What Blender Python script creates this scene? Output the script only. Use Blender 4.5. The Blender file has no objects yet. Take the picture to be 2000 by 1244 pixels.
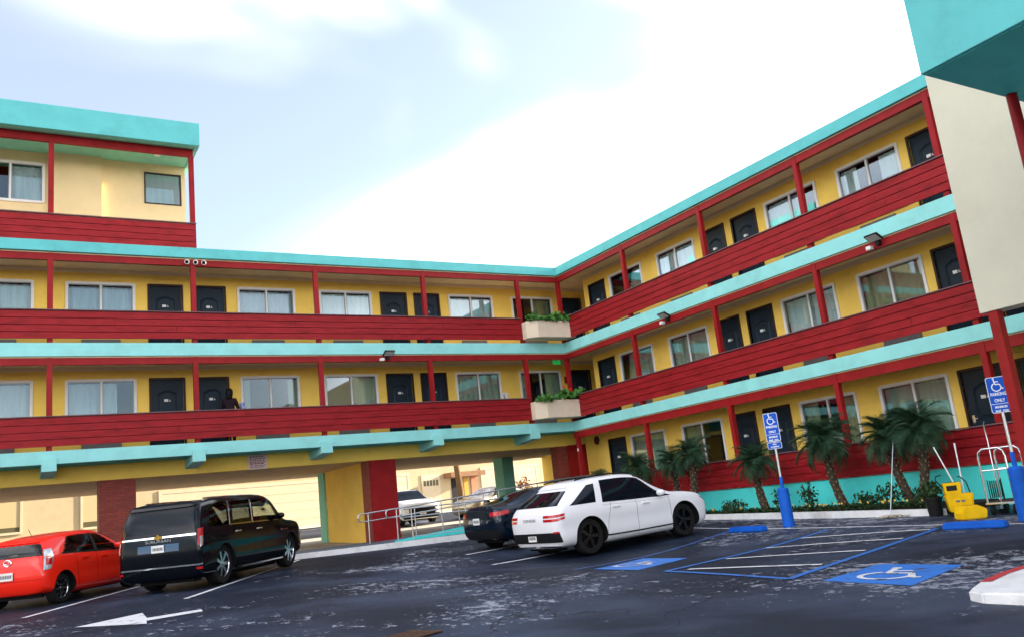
import bpy, bmesh, math, random
from mathutils import Vector, Matrix
random.seed(7)
R = math.radians
S = bpy.context.scene
COL = S.collection
# ------------------------------------------------------------------ camera
AZ, PITCH, ROLL = R(31.62), R(12.18), R(-6.35)
f = Vector((math.sin(AZ)*math.cos(PITCH), math.cos(AZ)*math.cos(PITCH), math.sin(PITCH)))
r0 = Vector((math.cos(AZ), -math.sin(AZ), 0)); u0 = r0.cross(f)
r_ = r0*math.cos(ROLL)+u0*math.sin(ROLL); u_ = -r0*math.sin(ROLL)+u0*math.cos(ROLL)
cd = bpy.data.cameras.new('camera'); cam = bpy.data.objects.new('camera', cd); COL.objects.link(cam)
cam.matrix_world = Matrix(((r_.x, u_.x, -f.x, 0), (r_.y, u_.y, -f.y, 0), (r_.z, u_.z, -f.z, 0), (0, 0, 0, 1)))
cd.sensor_width = 36; cd.lens = 36*1646.4/2000; cd.clip_start = .05; cd.clip_end = 3000
S.camera = cam
# ------------------------------------------------------------------ sky, sun, exposure
SUN_AZ, SUN_EL = R(90), R(17)          # clockwise from +Y
w = bpy.data.worlds.new('World'); S.world = w; w.use_nodes = True
nt = w.node_tree; nt.nodes.clear()
def N(t, k, **kw):
    n = t.nodes.new(k)
    for a, b in kw.items(): setattr(n, a, b)
    return n
out = N(nt, 'ShaderNodeOutputWorld'); bg = N(nt, 'ShaderNodeBackground')
sky = N(nt, 'ShaderNodeTexSky', sky_type='NISHITA', sun_disc=False, sun_elevation=SUN_EL, sun_rotation=SUN_AZ, air_density=1.0, dust_density=1.6, ozone_density=2.2)
tc = N(nt, 'ShaderNodeTexCoord'); mp = N(nt, 'ShaderNodeMapping'); mp.inputs['Scale'].default_value = (1, 1, 2.2)
mp.inputs['Rotation'].default_value = (0, 0, R(-20)); mp.inputs['Location'].default_value = (1.7, .9, 2.3)
no = N(nt, 'ShaderNodeTexNoise'); no.inputs['Scale'].default_value = 1.1; no.inputs['Detail'].default_value = 3.5; no.inputs['Roughness'].default_value = .5; no.inputs['Distortion'].default_value = .6
cr = N(nt, 'ShaderNodeValToRGB'); cr.color_ramp.elements[0].position = .40; cr.color_ramp.elements[1].position = .80; cr.color_ramp.interpolation = 'EASE'
cr.color_ramp.elements[0].color = (.045, .045, .045, 1); cr.color_ramp.elements[1].color = (.95, .95, .95, 1)
mx = N(nt, 'ShaderNodeMixRGB'); mx.inputs[2].default_value = (29.5, 28.2, 28.0, 1)
L = nt.links.new
L(tc.outputs['Generated'], mp.inputs[0]); L(mp.outputs[0], no.inputs[0]); L(no.outputs[0], cr.inputs[0])
L(cr.outputs[0], mx.inputs[0]); L(sky.outputs[0], mx.inputs[1]); L(mx.outputs[0], bg.inputs[0])
bg.inputs[1].default_value = .055
L(bg.outputs[0], out.inputs[0])
sd = bpy.data.lights.new('sun', 'SUN'); sd.energy = 4.0; sd.angle = R(.5); sd.color = (1, .88, .70)
sun = bpy.data.objects.new('sun', sd); COL.objects.link(sun)
sv = Vector((math.sin(SUN_AZ)*math.cos(SUN_EL), math.cos(SUN_AZ)*math.cos(SUN_EL), math.sin(SUN_EL)))
sun.rotation_euler = (-sv).to_track_quat('-Z', 'Y').to_euler(); sun.location = (60, -10, 40)
vs = S.view_settings; vs.view_transform = 'Standard'; vs.look = 'None'; vs.exposure = 2.4; vs.gamma = 1; vs.use_curve_mapping = False

# ------------------------------------------------------------------ material helpers
MATS = {}
def mat(name, col, rough=.6, metal=0, var=.0, vscale=3., bump=.0, bscale=40., coat=0, spec=.14, stretch=(1, 1, 1), emit=None, trans=0, dirt=0):
    m = bpy.data.materials.new(name); m.use_nodes = True; t = m.node_tree; b = t.nodes['Principled BSDF']
    b.inputs['Base Color'].default_value = (*col, 1); b.inputs['Roughness'].default_value = rough; b.inputs['Metallic'].default_value = metal
    b.inputs['Coat Weight'].default_value = coat; b.inputs['Coat Roughness'].default_value = .04; b.inputs['Specular IOR Level'].default_value = spec
    if trans: b.inputs['Transmission Weight'].default_value = trans
    if emit: b.inputs['Emission Color'].default_value = (*emit[0], 1); b.inputs['Emission Strength'].default_value = emit[1]
    l = t.links.new
    if var or bump or dirt:
        c = N(t, 'ShaderNodeTexCoord'); mpp = N(t, 'ShaderNodeMapping'); mpp.inputs['Scale'].default_value = stretch
        g = N(t, 'ShaderNodeNewGeometry'); l(g.outputs['Position'], mpp.inputs[0])
    if var:
        n = N(t, 'ShaderNodeTexNoise'); n.inputs['Scale'].default_value = vscale; n.inputs['Detail'].default_value = 5; n.inputs['Roughness'].default_value = .6
        l(mpp.outputs[0], n.inputs[0])
        cr = N(t, 'ShaderNodeValToRGB'); e = cr.color_ramp.elements; e[0].position = .3; e[1].position = .7
        e[0].color = (*[max(0, x*(1-var)) for x in col], 1); e[1].color = (*[min(1, x*(1+var)) for x in col], 1)
        l(n.outputs[0], cr.inputs[0]); last = cr.outputs[0]
        if dirt:
            n3 = N(t, 'ShaderNodeTexNoise'); n3.inputs['Scale'].default_value = 1.3; n3.inputs['Detail'].default_value = 8; n3.inputs['Roughness'].default_value = .7
            l(mpp.outputs[0], n3.inputs[0]); c3 = N(t, 'ShaderNodeValToRGB'); c3.color_ramp.elements[0].position = .5; c3.color_ramp.elements[1].position = .72
            l(n3.outputs[0], c3.inputs[0]); mm = N(t, 'ShaderNodeMixRGB', blend_type='MULTIPLY'); mm.inputs[2].default_value = (1-dirt, 1-dirt*1.05, 1-dirt*1.1, 1)
            l(c3.outputs[0], mm.inputs[0]); l(last, mm.inputs[1]); last = mm.outputs[0]
        l(last, b.inputs['Base Color'])
    if bump:
        n2 = N(t, 'ShaderNodeTexNoise'); n2.inputs['Scale'].default_value = bscale; n2.inputs['Detail'].default_value = 3
        l(mpp.outputs[0], n2.inputs[0]); bp = N(t, 'ShaderNodeBump'); bp.inputs['Strength'].default_value = bump; bp.inputs['Distance'].default_value = .02
        l(n2.outputs[0], bp.inputs['Height']); l(bp.outputs[0], b.inputs['Normal'])
    MATS[name] = m; return m
turq = mat('turquoise_wall_paint', (.085, .72, .68), .6, var=.05, vscale=2, bump=.15, bscale=60, dirt=.15)
teal_shaded = mat('teal_paint_shaded', (.12, .49, .49), .55, var=.06, vscale=2, bump=.12, bscale=60, dirt=.15)  # same teal paint, with shade put into the colour of these bands
teal = mat('teal_paint_lit', (.28, .66, .63), .55, var=.07, vscale=2, bump=.12, bscale=60, dirt=.12)  # paler, lit copy of the same teal
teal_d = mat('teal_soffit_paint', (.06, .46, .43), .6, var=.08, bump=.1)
green = mat('green_paint', (.22, .56, .42), .6, var=.08, bump=.1)
red = mat('red_wood_paint', (.285, .013, .017), .42, var=.22, vscale=2.2, bump=.25, bscale=26, stretch=(1, 1, 5), dirt=.42)
red_p = mat('red_post_paint', (.28, .012, .014), .4, var=.15, vscale=3, bump=.12, bscale=20, dirt=.2)
cap_m = mat('rail_cap_paint', (.18, .09, .10), .4, var=.2)
yellow = mat('yellow_stucco', (.91, .61, .12), .75, var=.05, vscale=1.2, bump=.25, bscale=70, dirt=.1)
cream = mat('cream_stucco', (.80, .63, .34), .75, var=.04, vscale=1.2, bump=.22, bscale=70, dirt=.08)
tower_m = mat('pale_stucco', (.62, .59, .46), .8, var=.03, vscale=1.2, bump=.3, bscale=70, dirt=.06)
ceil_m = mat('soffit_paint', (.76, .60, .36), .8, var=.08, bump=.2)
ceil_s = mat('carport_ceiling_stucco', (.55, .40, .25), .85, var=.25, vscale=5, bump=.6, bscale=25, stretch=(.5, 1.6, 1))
trim_m = mat('cornice_paint', (.72, .58, .36), .6, var=.05)
white_f = mat('white_frame', (.78, .76, .72), .4, var=.05, vscale=5)
door_m = mat('door_navy', (.013, .024, .036), .38, var=.15, bump=.06, bscale=50)
dframe = mat('door_frame_brown', (.045, .022, .018), .4, var=.15)
plate_m = mat('plate_white', (.75, .74, .70), .4)
grey_t = mat('plate_text', (.15, .15, .16), .5)
dark_m = mat('dark_interior', (.02, .02, .022), .8)
metal_m = mat('galvanised_metal', (.55, .57, .60), .32, metal=1, var=.1, vscale=8)
chrome = mat('chrome', (.85, .85, .87), .08, metal=1)
steel = mat('brushed_steel', (.6, .6, .62), .22, metal=1)
black_p = mat('black_plastic', (.012, .012, .013), .45)
rubber = mat('tyre_rubber', (.012, .012, .012), .8, bump=.2, bscale=60)
conc = mat('concrete', (.42, .38, .32), .85, var=.18, vscale=1.2, bump=.3, bscale=30, dirt=.25)
conc_w = mat('white_kerb_paint', (.70, .70, .70), .7, var=.1, vscale=4, bump=.25, bscale=30, dirt=.3)
deck_m = mat('pale_deck_coating', (.60, .55, .47), .7, var=.08, vscale=2, bump=.15, dirt=.15)
walk_m = mat('ramp_grey_paint', (.10, .13, .17), .6, var=.2, vscale=2, bump=.15)
blue_m = mat('blue_paint', (.008, .10, .50), .45, var=.12, vscale=4, bump=.1, dirt=.15)
planter_m = mat('planter_stucco', (.72, .60, .45), .8, var=.05, bump=.3, bscale=70, dirt=.12)
soil = mat('soil', (.03, .022, .016), .95, var=.4, vscale=8, bump=.8, bscale=20)
bark = mat('palm_bark', (.055, .04, .028), .9, var=.5, vscale=14, bump=.8, bscale=30)
cutm = mat('cut_frond_base', (.30, .22, .12), .8, var=.3, vscale=10)
ygarage = mat('garage_cream', (.45, .36, .22), .7, var=.04, bump=.1, dirt=.1)
gwhite = mat('garage_white', (.52, .44, .30), .6, var=.04, dirt=.08)
glassy = mat('far_window_glass', (.10, .09, .05), .1)
yplas = mat('yellow_plastic', (.80, .48, .004), .38, var=.1, vscale=6, dirt=.25)
def leafmat(n, c, r=.5):
    m = mat(n, c, r, var=.35, vscale=5); b = m.node_tree.nodes['Principled BSDF']; b.inputs['Subsurface Weight'].default_value = 0; return m
palm_l = leafmat('palm_leaf', (.030, .072, .036)); gera = leafmat('geranium_leaf', (.06, .17, .03)); shrub_l = leafmat('shrub_leaf', (.025, .055, .018)); dry_l = leafmat('dry_leaf', (.25, .11, .04))
flower_r = mat('red_petals', (.75, .02, .015), .6); flower_y = mat('yellow_petals', (.8, .55, .1), .6); flower_w = mat('white_petals', (.75, .72, .7), .6)

def brickmat():
    m = bpy.data.materials.new('red_brick'); m.use_nodes = True; t = m.node_tree; b = t.nodes['Principled BSDF']; l = t.links.new
    g = N(t, 'ShaderNodeTexCoord'); s = N(t, 'ShaderNodeSeparateXYZ'); c = N(t, 'ShaderNodeCombineXYZ'); a = N(t, 'ShaderNodeMath', operation='ADD')
    l(g.outputs['Object'], s.inputs[0]); l(s.outputs[0], a.inputs[0]); l(s.outputs[1], a.inputs[1]); l(a.outputs[0], c.inputs[0]); l(s.outputs[2], c.inputs[1])
    br = N(t, 'ShaderNodeTexBrick'); br.inputs['Scale'].default_value = 1; br.inputs['Brick Width'].default_value = .22; br.inputs['Row Height'].default_value = .075; br.inputs['Mortar Size'].default_value = .007
    br.inputs['Color1'].default_value = (.30, .045, .025, 1); br.inputs['Color2'].default_value = (.22, .03, .02, 1); br.inputs['Mortar'].default_value = (.12, .03, .02, 1)
    l(c.outputs[0], br.inputs[0]); l(br.outputs[0], b.inputs['Base Color']); bp = N(t, 'ShaderNodeBump'); bp.inputs['Strength'].default_value = .8; bp.inputs['Distance'].default_value = .01; bp.invert = True
    l(br.outputs['Fac'], bp.inputs['Height']); l(bp.outputs[0], b.inputs['Normal']); b.inputs['Roughness'].default_value = .7
    return m
brick_m = brickmat()

def asphaltmat():
    m = bpy.data.materials.new('sealed_asphalt'); m.use_nodes = True; t = m.node_tree; b = t.nodes['Principled BSDF']; l = t.links.new
    g = N(t, 'ShaderNodeNewGeometry')
    def noise(sc, det=5, rough=.6, dist=0, st=(1, 1, 1), rot=0):
        mp = N(t, 'ShaderNodeMapping'); mp.inputs['Scale'].default_value = st; mp.inputs['Rotation'].default_value = (0, 0, rot); l(g.outputs['Position'], mp.inputs[0])
        n = N(t, 'ShaderNodeTexNoise'); n.inputs['Scale'].default_value = sc; n.inputs['Detail'].default_value = det; n.inputs['Roughness'].default_value = rough; n.inputs['Distortion'].default_value = dist
        l(mp.outputs[0], n.inputs[0]); return n.outputs[0]
    def ramp(i, p0, p1, c0=(0, 0, 0), c1=(1, 1, 1)):
        c = N(t, 'ShaderNodeValToRGB'); e = c.color_ramp.elements; e[0].position = p0; e[1].position = p1; e[0].color = (*c0, 1); e[1].color = (*c1, 1); l(i, c.inputs[0]); return c.outputs[0]
    def mix(fac, a, bb, bt='MIX'):
        n = N(t, 'ShaderNodeMixRGB', blend_type=bt)
        for k, x in ((0, fac), (1, a), (2, bb)):
            if hasattr(x, 'is_linked'): l(x, n.inputs[k])
            elif isinstance(x, tuple): n.inputs[k].default_value = (*x, 1)
            else: n.inputs[k].default_value = x
        return n.outputs[0]
    def ma(op, a, bb):
        n = N(t, 'ShaderNodeMath', operation=op)
        for k, x in ((0, a), (1, bb)):
            if hasattr(x, 'is_linked'): l(x, n.inputs[k])
            else: n.inputs[k].default_value = x
        return n.outputs[0]
    base = ramp(noise(.55, 4, .6), .3, .7, (.004, .008, .018), (.011, .018, .035))
    base = mix(ramp(noise(.25, 5, .6, .4), .47, .62), base, (.034, .047, .080))
    area = ramp(noise(.22, 3, .55, .3), .38, .64)                       # where the sealer has worn
    fl = noise(4.6, 7, .74, 0, (1.0, .72, 1), R(25))
    thr = ma('SUBTRACT', .715, ma('MULTIPLY', area, .178))
    flakes = ramp(ma('SUBTRACT', fl, thr), .0, .007)
    fl2 = noise(11, 6, .72, 0, (1, .75, 1)); spk = ramp(ma('SUBTRACT', fl2, ma('SUBTRACT', .725, ma('MULTIPLY', area, .165))), 0, .008)
    fm = ma('MAXIMUM', flakes, spk)
    colr = mix(fm, base, ramp(noise(7, 3), .3, .7, (.17, .185, .225), (.34, .36, .42)))
    mpv = N(t, 'ShaderNodeMapping'); l(g.outputs['Position'], mpv.inputs[0])
    nd = N(t, 'ShaderNodeTexNoise'); nd.inputs['Scale'].default_value = 1.3; nd.inputs['Detail'].default_value = 4; l(g.outputs['Position'], nd.inputs[0])
    ad = N(t, 'ShaderNodeMixRGB', blend_type='ADD'); ad.inputs[0].default_value = .9; l(g.outputs['Position'], ad.inputs[1]); l(nd.outputs['Color'], ad.inputs[2])
    vo = N(t, 'ShaderNodeTexVoronoi', feature='DISTANCE_TO_EDGE'); vo.inputs['Scale'].default_value = .23; l(ad.outputs[0], vo.inputs[0])
    crack = ramp(vo.outputs['Distance'], .0, .0035, (1, 1, 1), (0, 0, 0))
    colr = mix(ma('MULTIPLY', crack, .9), colr, (.006, .006, .008))
    l(colr, b.inputs['Base Color'])
    rg = ramp(fm, 0, 1, (.6, .6, .6), (.85, .85, .85)); l(mix(noise(2.5, 5), (.52, .52, .52), rg, 'MIX'), b.inputs['Roughness'])
    h = ma('SUBTRACT', ma('ADD', ma('MULTIPLY', noise(90, 3), .5), ma('MULTIPLY', fm, -.5)), ma('MULTIPLY', crack, 2))
    bp = N(t, 'ShaderNodeBump'); bp.inputs['Strength'].default_value = .45; bp.inputs['Distance'].default_value = .008; l(h, bp.inputs['Height']); l(bp.outputs[0], b.inputs['Normal'])
    return m
asphalt = asphaltmat(); asphalt.node_tree.nodes['Principled BSDF'].inputs['Specular IOR Level'].default_value = .13
def paintmat(name, col, wear):
    m = bpy.data.materials.new(name); m.use_nodes = True; t = m.node_tree; b = t.nodes['Principled BSDF']; l = t.links.new
    g = N(t, 'ShaderNodeNewGeometry'); n = N(t, 'ShaderNodeTexNoise'); n.inputs['Scale'].default_value = 5; n.inputs['Detail'].default_value = 9; n.inputs['Roughness'].default_value = .7; l(g.outputs['Position'], n.inputs[0])
    c = N(t, 'ShaderNodeValToRGB'); e = c.color_ramp.elements; e[0].position = wear-.02; e[1].position = wear+.03; e[0].color = (.04, .045, .06, 1); e[1].color = (*col, 1)
    l(n.outputs[0], c.inputs[0]); l(c.outputs[0], b.inputs['Base Color']); b.inputs['Roughness'].default_value = .5; return m
pw = paintmat('white_road_paint', (.66, .66, .68), .38); pb = paintmat('blue_road_paint', (.010, .16, .58), .40); pr = paintmat('red_kerb_paint', (.45, .02, .03), .33); pbo = paintmat('worn_blue_road_paint', (.012, .13, .46), .40); pbl = paintmat('dark_blue_road_paint', (.02, .085, .30), .44)

def glassmat(name, tint, refl=.35, rough=.02, body=.0):
    m = bpy.data.materials.new(name); m.use_nodes = True; t = m.node_tree; t.nodes.clear(); l = t.links.new
    o = N(t, 'ShaderNodeOutputMaterial'); tr = N(t, 'ShaderNodeBsdfTransparent'); tr.inputs[0].default_value = (*tint, 1); gl = N(t, 'ShaderNodeBsdfGlossy'); gl.inputs['Roughness'].default_value = rough; gl.inputs[0].default_value = (.9, .95, 1, 1)
    lw = N(t, 'ShaderNodeLayerWeight'); lw.inputs[0].default_value = refl; mxx = N(t, 'ShaderNodeMixShader'); ad = N(t, 'ShaderNodeMath', operation='ADD'); ad.inputs[1].default_value = body; ad.use_clamp = True
    l(lw.outputs['Fresnel'], ad.inputs[0]); l(ad.outputs[0], mxx.inputs[0]); l(tr.outputs[0], mxx.inputs[1]); l(gl.outputs[0], mxx.inputs[2]); l(mxx.outputs[0], o.inputs[0]); return m
pane_m = glassmat('window_glass', (.86, .93, .93), .22, .01, .07)
carglass = glassmat('tinted_car_glass', (.10, .115, .13), .45, .01, .05)
carglass_c = glassmat('clear_car_glass', (.62, .68, .66), .40, .01, .03)

# ------------------------------------------------------------------ mesh helpers
def tag(o, label=None, cat=None, group=None, kind=None):
    for k, v in (('label', label), ('category', cat), ('group', group), ('kind', kind)):
        if v: o[k] = v
    return o
def link(name, me, parent=None, loc=(0, 0, 0), rz=0):
    o = bpy.data.objects.new(name, me); COL.objects.link(o); o.location = loc; o.rotation_euler = (0, 0, rz)
    if parent: o.parent = parent
    return o
def empty(name, loc, rz=0, label=None, cat=None, group=None):
    o = link(name, None, None, loc, rz); o.empty_display_size = .2; return tag(o, label, cat, group)
class MB:
    def __init__(s): s.v = []; s.f = []
    def box(s, x0, x1, y0, y1, z0, z1):
        b = len(s.v); s.v += [(x, y, z) for z in (z0, z1) for y in (y0, y1) for x in (x0, x1)]
        s.f += [tuple(b+i for i in q) for q in ((0, 1, 3, 2), (4, 6, 7, 5), (0, 4, 5, 1), (2, 3, 7, 6), (0, 2, 6, 4), (1, 5, 7, 3))]; return s
    def poly(s, pts): b = len(s.v); s.v += [tuple(p) for p in pts]; s.f.append(tuple(range(b, b+len(pts)))); return s
    def prism(s, pts, axis, a, b_):
        """pts: 2D outline; extruded along axis ('x','y','z') from a to b_"""
        def P(p, t): return {'x': (t, p[0], p[1]), 'y': (p[0], t, p[1]), 'z': (p[0], p[1], t)}[axis]
        b = len(s.v); n = len(pts); s.v += [P(p, a) for p in pts]+[P(p, b_) for p in pts]
        s.f += [tuple(range(b, b+n)), tuple(range(b+2*n-1, b+n-1, -1))]+[(b+i, b+(i+1) % n, b+n+(i+1) % n, b+n+i) for i in range(n)]; return s
    def tube(s, pts, rad, n=8, caps=True):
        pts = [Vector(p) for p in pts]; rr = rad if isinstance(rad, (list, tuple)) else [rad]*len(pts); b = len(s.v); prev = None
        for i, p in enumerate(pts):
            d = (pts[min(i+1, len(pts)-1)]-pts[max(i-1, 0)]).normalized()
            a = prev if prev is not None else (Vector((0, 0, 1)) if abs(d.z) < .9 else Vector((1, 0, 0)))
            e1 = (a-d*a.dot(d)).normalized(); e2 = d.cross(e1); prev = e1
            for k in range(n):
                an = 2*math.pi*k/n; s.v.append(tuple(p+(e1*math.cos(an)+e2*math.sin(an))*rr[i]))
        for i in range(len(pts)-1):
            for k in range(n): s.f.append((b+i*n+k, b+i*n+(k+1) % n, b+(i+1)*n+(k+1) % n, b+(i+1)*n+k))
        if caps: s.f += [tuple(range(b+n-1, b-1, -1)), tuple(range(b+(len(pts)-1)*n, b+len(pts)*n))]
        return s
    def lathe(s, prof, n=24, c=(0, 0, 0), axis='z', closed=False):
        b = len(s.v); m = len(prof)
        for k in range(n):
            an = 2*math.pi*k/n; ca, sa = math.cos(an), math.sin(an)
            for (r, h) in prof:
                p = (r*ca, r*sa, h) if axis == 'z' else ((r*ca, h, r*sa) if axis == 'y' else (h, r*ca, r*sa)); s.v.append((p[0]+c[0], p[1]+c[1], p[2]+c[2]))
        for k in range(n):
            for i in range(m if closed else m-1):
                j = (i+1) % m; s.f.append((b+k*m+i, b+((k+1) % n)*m+i, b+((k+1) % n)*m+j, b+k*m+j))
        return s
    def mesh(s, name, mats, smooth=False, bevel=0, merge=True):
        me = bpy.data.meshes.new(name); me.from_pydata(s.v, [], s.f); bm = bmesh.new(); bm.from_mesh(me)
        if merge: bmesh.ops.remove_doubles(bm, verts=bm.verts, dist=1e-5)
        bmesh.ops.recalc_face_normals(bm, faces=bm.faces)
        if bevel: bmesh.ops.bevel(bm, geom=[e for e in bm.edges if e.is_manifold and e.calc_face_angle(0) > .6], offset=bevel, segments=2, affect='EDGES', clamp_overlap=True)
        if smooth:
            for fc in bm.faces: fc.smooth = True
        bm.to_mesh(me); bm.free()
        if smooth: me.set_sharp_from_angle(angle=R(40))
        for m_ in (mats if isinstance(mats, (list, tuple)) else [mats]): me.materials.append(m_)
        return me
    def build(s, name, mats, parent=None, loc=(0, 0, 0), rz=0, smooth=False, bevel=0): return link(name, s.mesh(name, mats, smooth, bevel), parent, loc, rz)
def bx(name, m, parent, x0, x1, y0, y1, z0, z1, bevel=0): return MB().box(x0, x1, y0, y1, z0, z1).build(name, m, parent, bevel=bevel)
def textmesh(txt, size, m, name='lettering', bold=0):
    cu = bpy.data.curves.new(name, 'FONT'); cu.body = txt; cu.size = size; cu.align_x = 'CENTER'; cu.align_y = 'CENTER'; cu.offset = bold; cu.extrude = .001
    o = bpy.data.objects.new(name, cu); COL.objects.link(o); dg = bpy.context.evaluated_depsgraph_get()
    me = bpy.data.meshes.new_from_object(o.evaluated_get(dg)); bpy.data.objects.remove(o); me.materials.clear(); me.materials.append(m); me.name = name; return me

# ------------------------------------------------------------------ ground
CX, CY = 18.837, 26.890
def zg(x, y):
    base = -1.44+.02*max(-20, min(y, 36))+.032*max(0, min(y-36, 24))
    return base-.21*math.exp(-((x-11)**2+(y-14.8)**2)/(2*2.8**2))
def frange(a, b, st): return [a+i*st for i in range(int(round((b-a)/st))+1)]
gx = [-900, -400, -150, -70, -40, -25]+frange(-16, 34, 1.0)+[45, 60, 90, 200, 500, 900]
gy = [-900, -400, -150, -60, -30]+frange(-20, 62, 1.0)+[80, 120, 300, 900]
g = MB(); g.v = [(x, y, zg(x, y)) for y in gy for x in gx]; nx = len(gx)
g.f = [(j*nx+i, j*nx+i+1, (j+1)*nx+i+1, (j+1)*nx+i) for j in range(len(gy)-1) for i in range(nx-1)]
tag(g.build('ground', asphalt, smooth=True), kind='structure')
def drape(name, polys, m, h=.004, step=.25, kind='structure', parent=None):
    """polys: 2D polygons laid on the ground"""
    bm = bmesh.new()
    for p in polys:
        vs_ = [bm.verts.new((x, y, 0)) for x, y in p]; bm.faces.new(vs_)
    xs = [x for p in polys for x, y in p]; ys = [y for p in polys for x, y in p]
    for ax, lo, hi in ((0, min(xs), max(xs)), (1, min(ys), max(ys))):
        t = lo+step
        while t < hi:
            co = [0, 0, 0]; no_ = [0, 0, 0]; co[ax] = t; no_[ax] = 1
            bmesh.ops.bisect_plane(bm, geom=bm.verts[:]+bm.edges[:]+bm.faces[:], plane_co=co, plane_no=no_); t += step
    for v in bm.verts: v.co.z = gsurf(v.co.x, v.co.y)+h
    bmesh.ops.recalc_face_normals(bm, faces=bm.faces)
    for fc in bm.faces:
        if fc.normal.z < 0: fc.normal_flip()
    me = bpy.data.meshes.new(name); bm.to_mesh(me); bm.free(); me.materials.append(m)
    return tag(link(name, me, parent), kind=None if parent else kind)
def gsurf(x, y):   # height of the triangulated ground sheet (bilinear upper bound)
    x0, y0 = math.floor(x), math.floor(y); a, b = x-x0, y-y0
    z = [zg(x0+i, y0+j) for j in (0, 1) for i in (0, 1)]
    bil = z[0]*(1-a)*(1-b)+z[1]*a*(1-b)+z[2]*(1-a)*b+z[3]*a*b
    return bil+.002
def strip(p, q, wd):
    p, q = Vector(p), Vector(q); d = (q-p).normalized(); n = Vector((-d.y, d.x))*wd/2
    return [tuple(p+n), tuple(p-n), tuple(q-n), tuple(q+n)]
drape('parking_line', [strip((.31, 18.25), (2.75, 22.5), .11)], pw)
drape('parking_line', [strip((2.91, 17.35), (7.2, 24.6), .11)], pw)
drape('parking_line', [strip((-2.3, 18.9), (.1, 23.2), .11)], pw)
drape('parking_line', [strip((8.88, 16.3), (15.1, 18.3), .1)], pw)
drape('parking_line', [strip((9.6, 18.9), (15.2, 20.6), .1)], pw)
drape('parking_line', [strip((15.2, 17.6), (14.55, 7.0), .09)], pw)
drape('accessible_bay_line', [strip((8.78, 13.12), (14.78, 15.2), .1)], pbl)
a, b, c, d = (8.6, 10.36), (8.29, 7.68), (14.13, 9.5), (14.56, 12.2)
drape('access_aisle_outline', [strip(a, b, .11), strip(a, d, .11), strip(b, c, .11)], pbo, h=.006)
for p, q in (((8.84, 10.12), (9.55, 8.22)), ((10.18, 10.7), (11.10, 8.7)), ((11.75, 11.3), (12.65, 9.15)), ((13.2, 11.75), (13.95, 9.52))):
    drape('access_aisle_stripe', [strip(p, q, .12)], pw, h=.008)
drape('accessible_bay_panel', [[(8.87, 12.62), (8.70, 11.17), (10.55, 12.05), (10.75, 13.55)]], pb)
drape('accessible_bay_panel', [[(8.26, 7.15), (8.25, 5.97), (9.83, 6.37), (9.70, 7.45)]], pb)
def stroke2(pts, wd):
    o = []
    for p, q in zip(pts[:-1], pts[1:]): o.append(strip(p, q, wd))
    return o
def wheelchair2d():
    polys = [[(-.13+.062*math.cos(t*math.pi/5), .43+.062*math.sin(t*math.pi/5)) for t in range(10)]]
    polys += stroke2([(-.12, .36), (-.08, .02), (.18, .02), (.30, -.30), (.38, -.27)], .075)+stroke2([(-.10, .2), (.14, .2)], .06)
    n = 18; A0, A1 = R(118), R(372)
    for i in range(n):
        t0, t1 = A0+(A1-A0)*i/n, A0+(A1-A0)*(i+1)/n; ri, ro = .24, .31
        polys.append([(ri*math.cos(t0)-.03, ri*math.sin(t0)-.16), (ro*math.cos(t0)-.03, ro*math.sin(t0)-.16), (ro*math.cos(t1)-.03, ro*math.sin(t1)-.16), (ri*math.cos(t1)-.03, ri*math.sin(t1)-.16)])
    return polys
def symbol_ground(cx, cy, ang, sc):
    up = Vector((math.cos(ang), math.sin(ang))); rt = Vector((up.y, -up.x)); return [[tuple(Vector((cx, cy))+rt*(x*sc)+up*(y*sc)) for x, y in p] for p in wheelchair2d()]
drape('accessible_bay_symbol', symbol_ground(9.72, 12.38, R(20), 1.15), pw, h=.009)
drape('accessible_bay_symbol', symbol_ground(8.98, 6.70, R(15), 1.05), pw, h=.009)
drape('direction_arrow', [[(.93, 15.12), (1.81, 14.05), (1.86, 14.47), (2.70, 14.60), (2.74, 14.95), (1.92, 14.87), (1.97, 15.80)]], pw)
# drain grate in the lot
e = empty('drain_grate', (3.72, 8.78, gsurf(3.72, 8.78)+.004), R(20), 'rusty drain grate set in the asphalt near the lower edge', 'drain')
rust = mat('rusty_iron', (.08, .045, .03), .8, var=.4, vscale=20)
MB().box(-.24, .24, -.24, -.20, 0, .012).box(-.24, .24, .20, .24, 0, .012).box(-.24, -.20, -.2, .2, 0, .012).box(.20, .24, -.2, .2, 0, .012).build('frame', rust, e)
for i in range(8): bx('bar', rust, e, -.18+.05*i, -.16+.05*i, -.2, .2, 0, .01)
bx('pit_shade', dark_m, e, -.2, .2, -.2, .2, -.003, .001)  # flat near-black sheet paints the shade below the bars

# carport floor, pavement, street beyond the wing
drape('carport_floor', [[(-12, 28.6), (17.0, 28.6), (17.0, 36.2), (-12, 36.2)]], conc, .006, 1)
drape('carport_floor', [[(-12, 36.2), (60, 36.2), (60, 38.6), (-12, 38.6)]], conc, .006, 1)
drape('far_pavement', [[(-12, 50.5), (60, 50.5), (60, 58), (-12, 58)]], conc, .05, 1)
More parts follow.
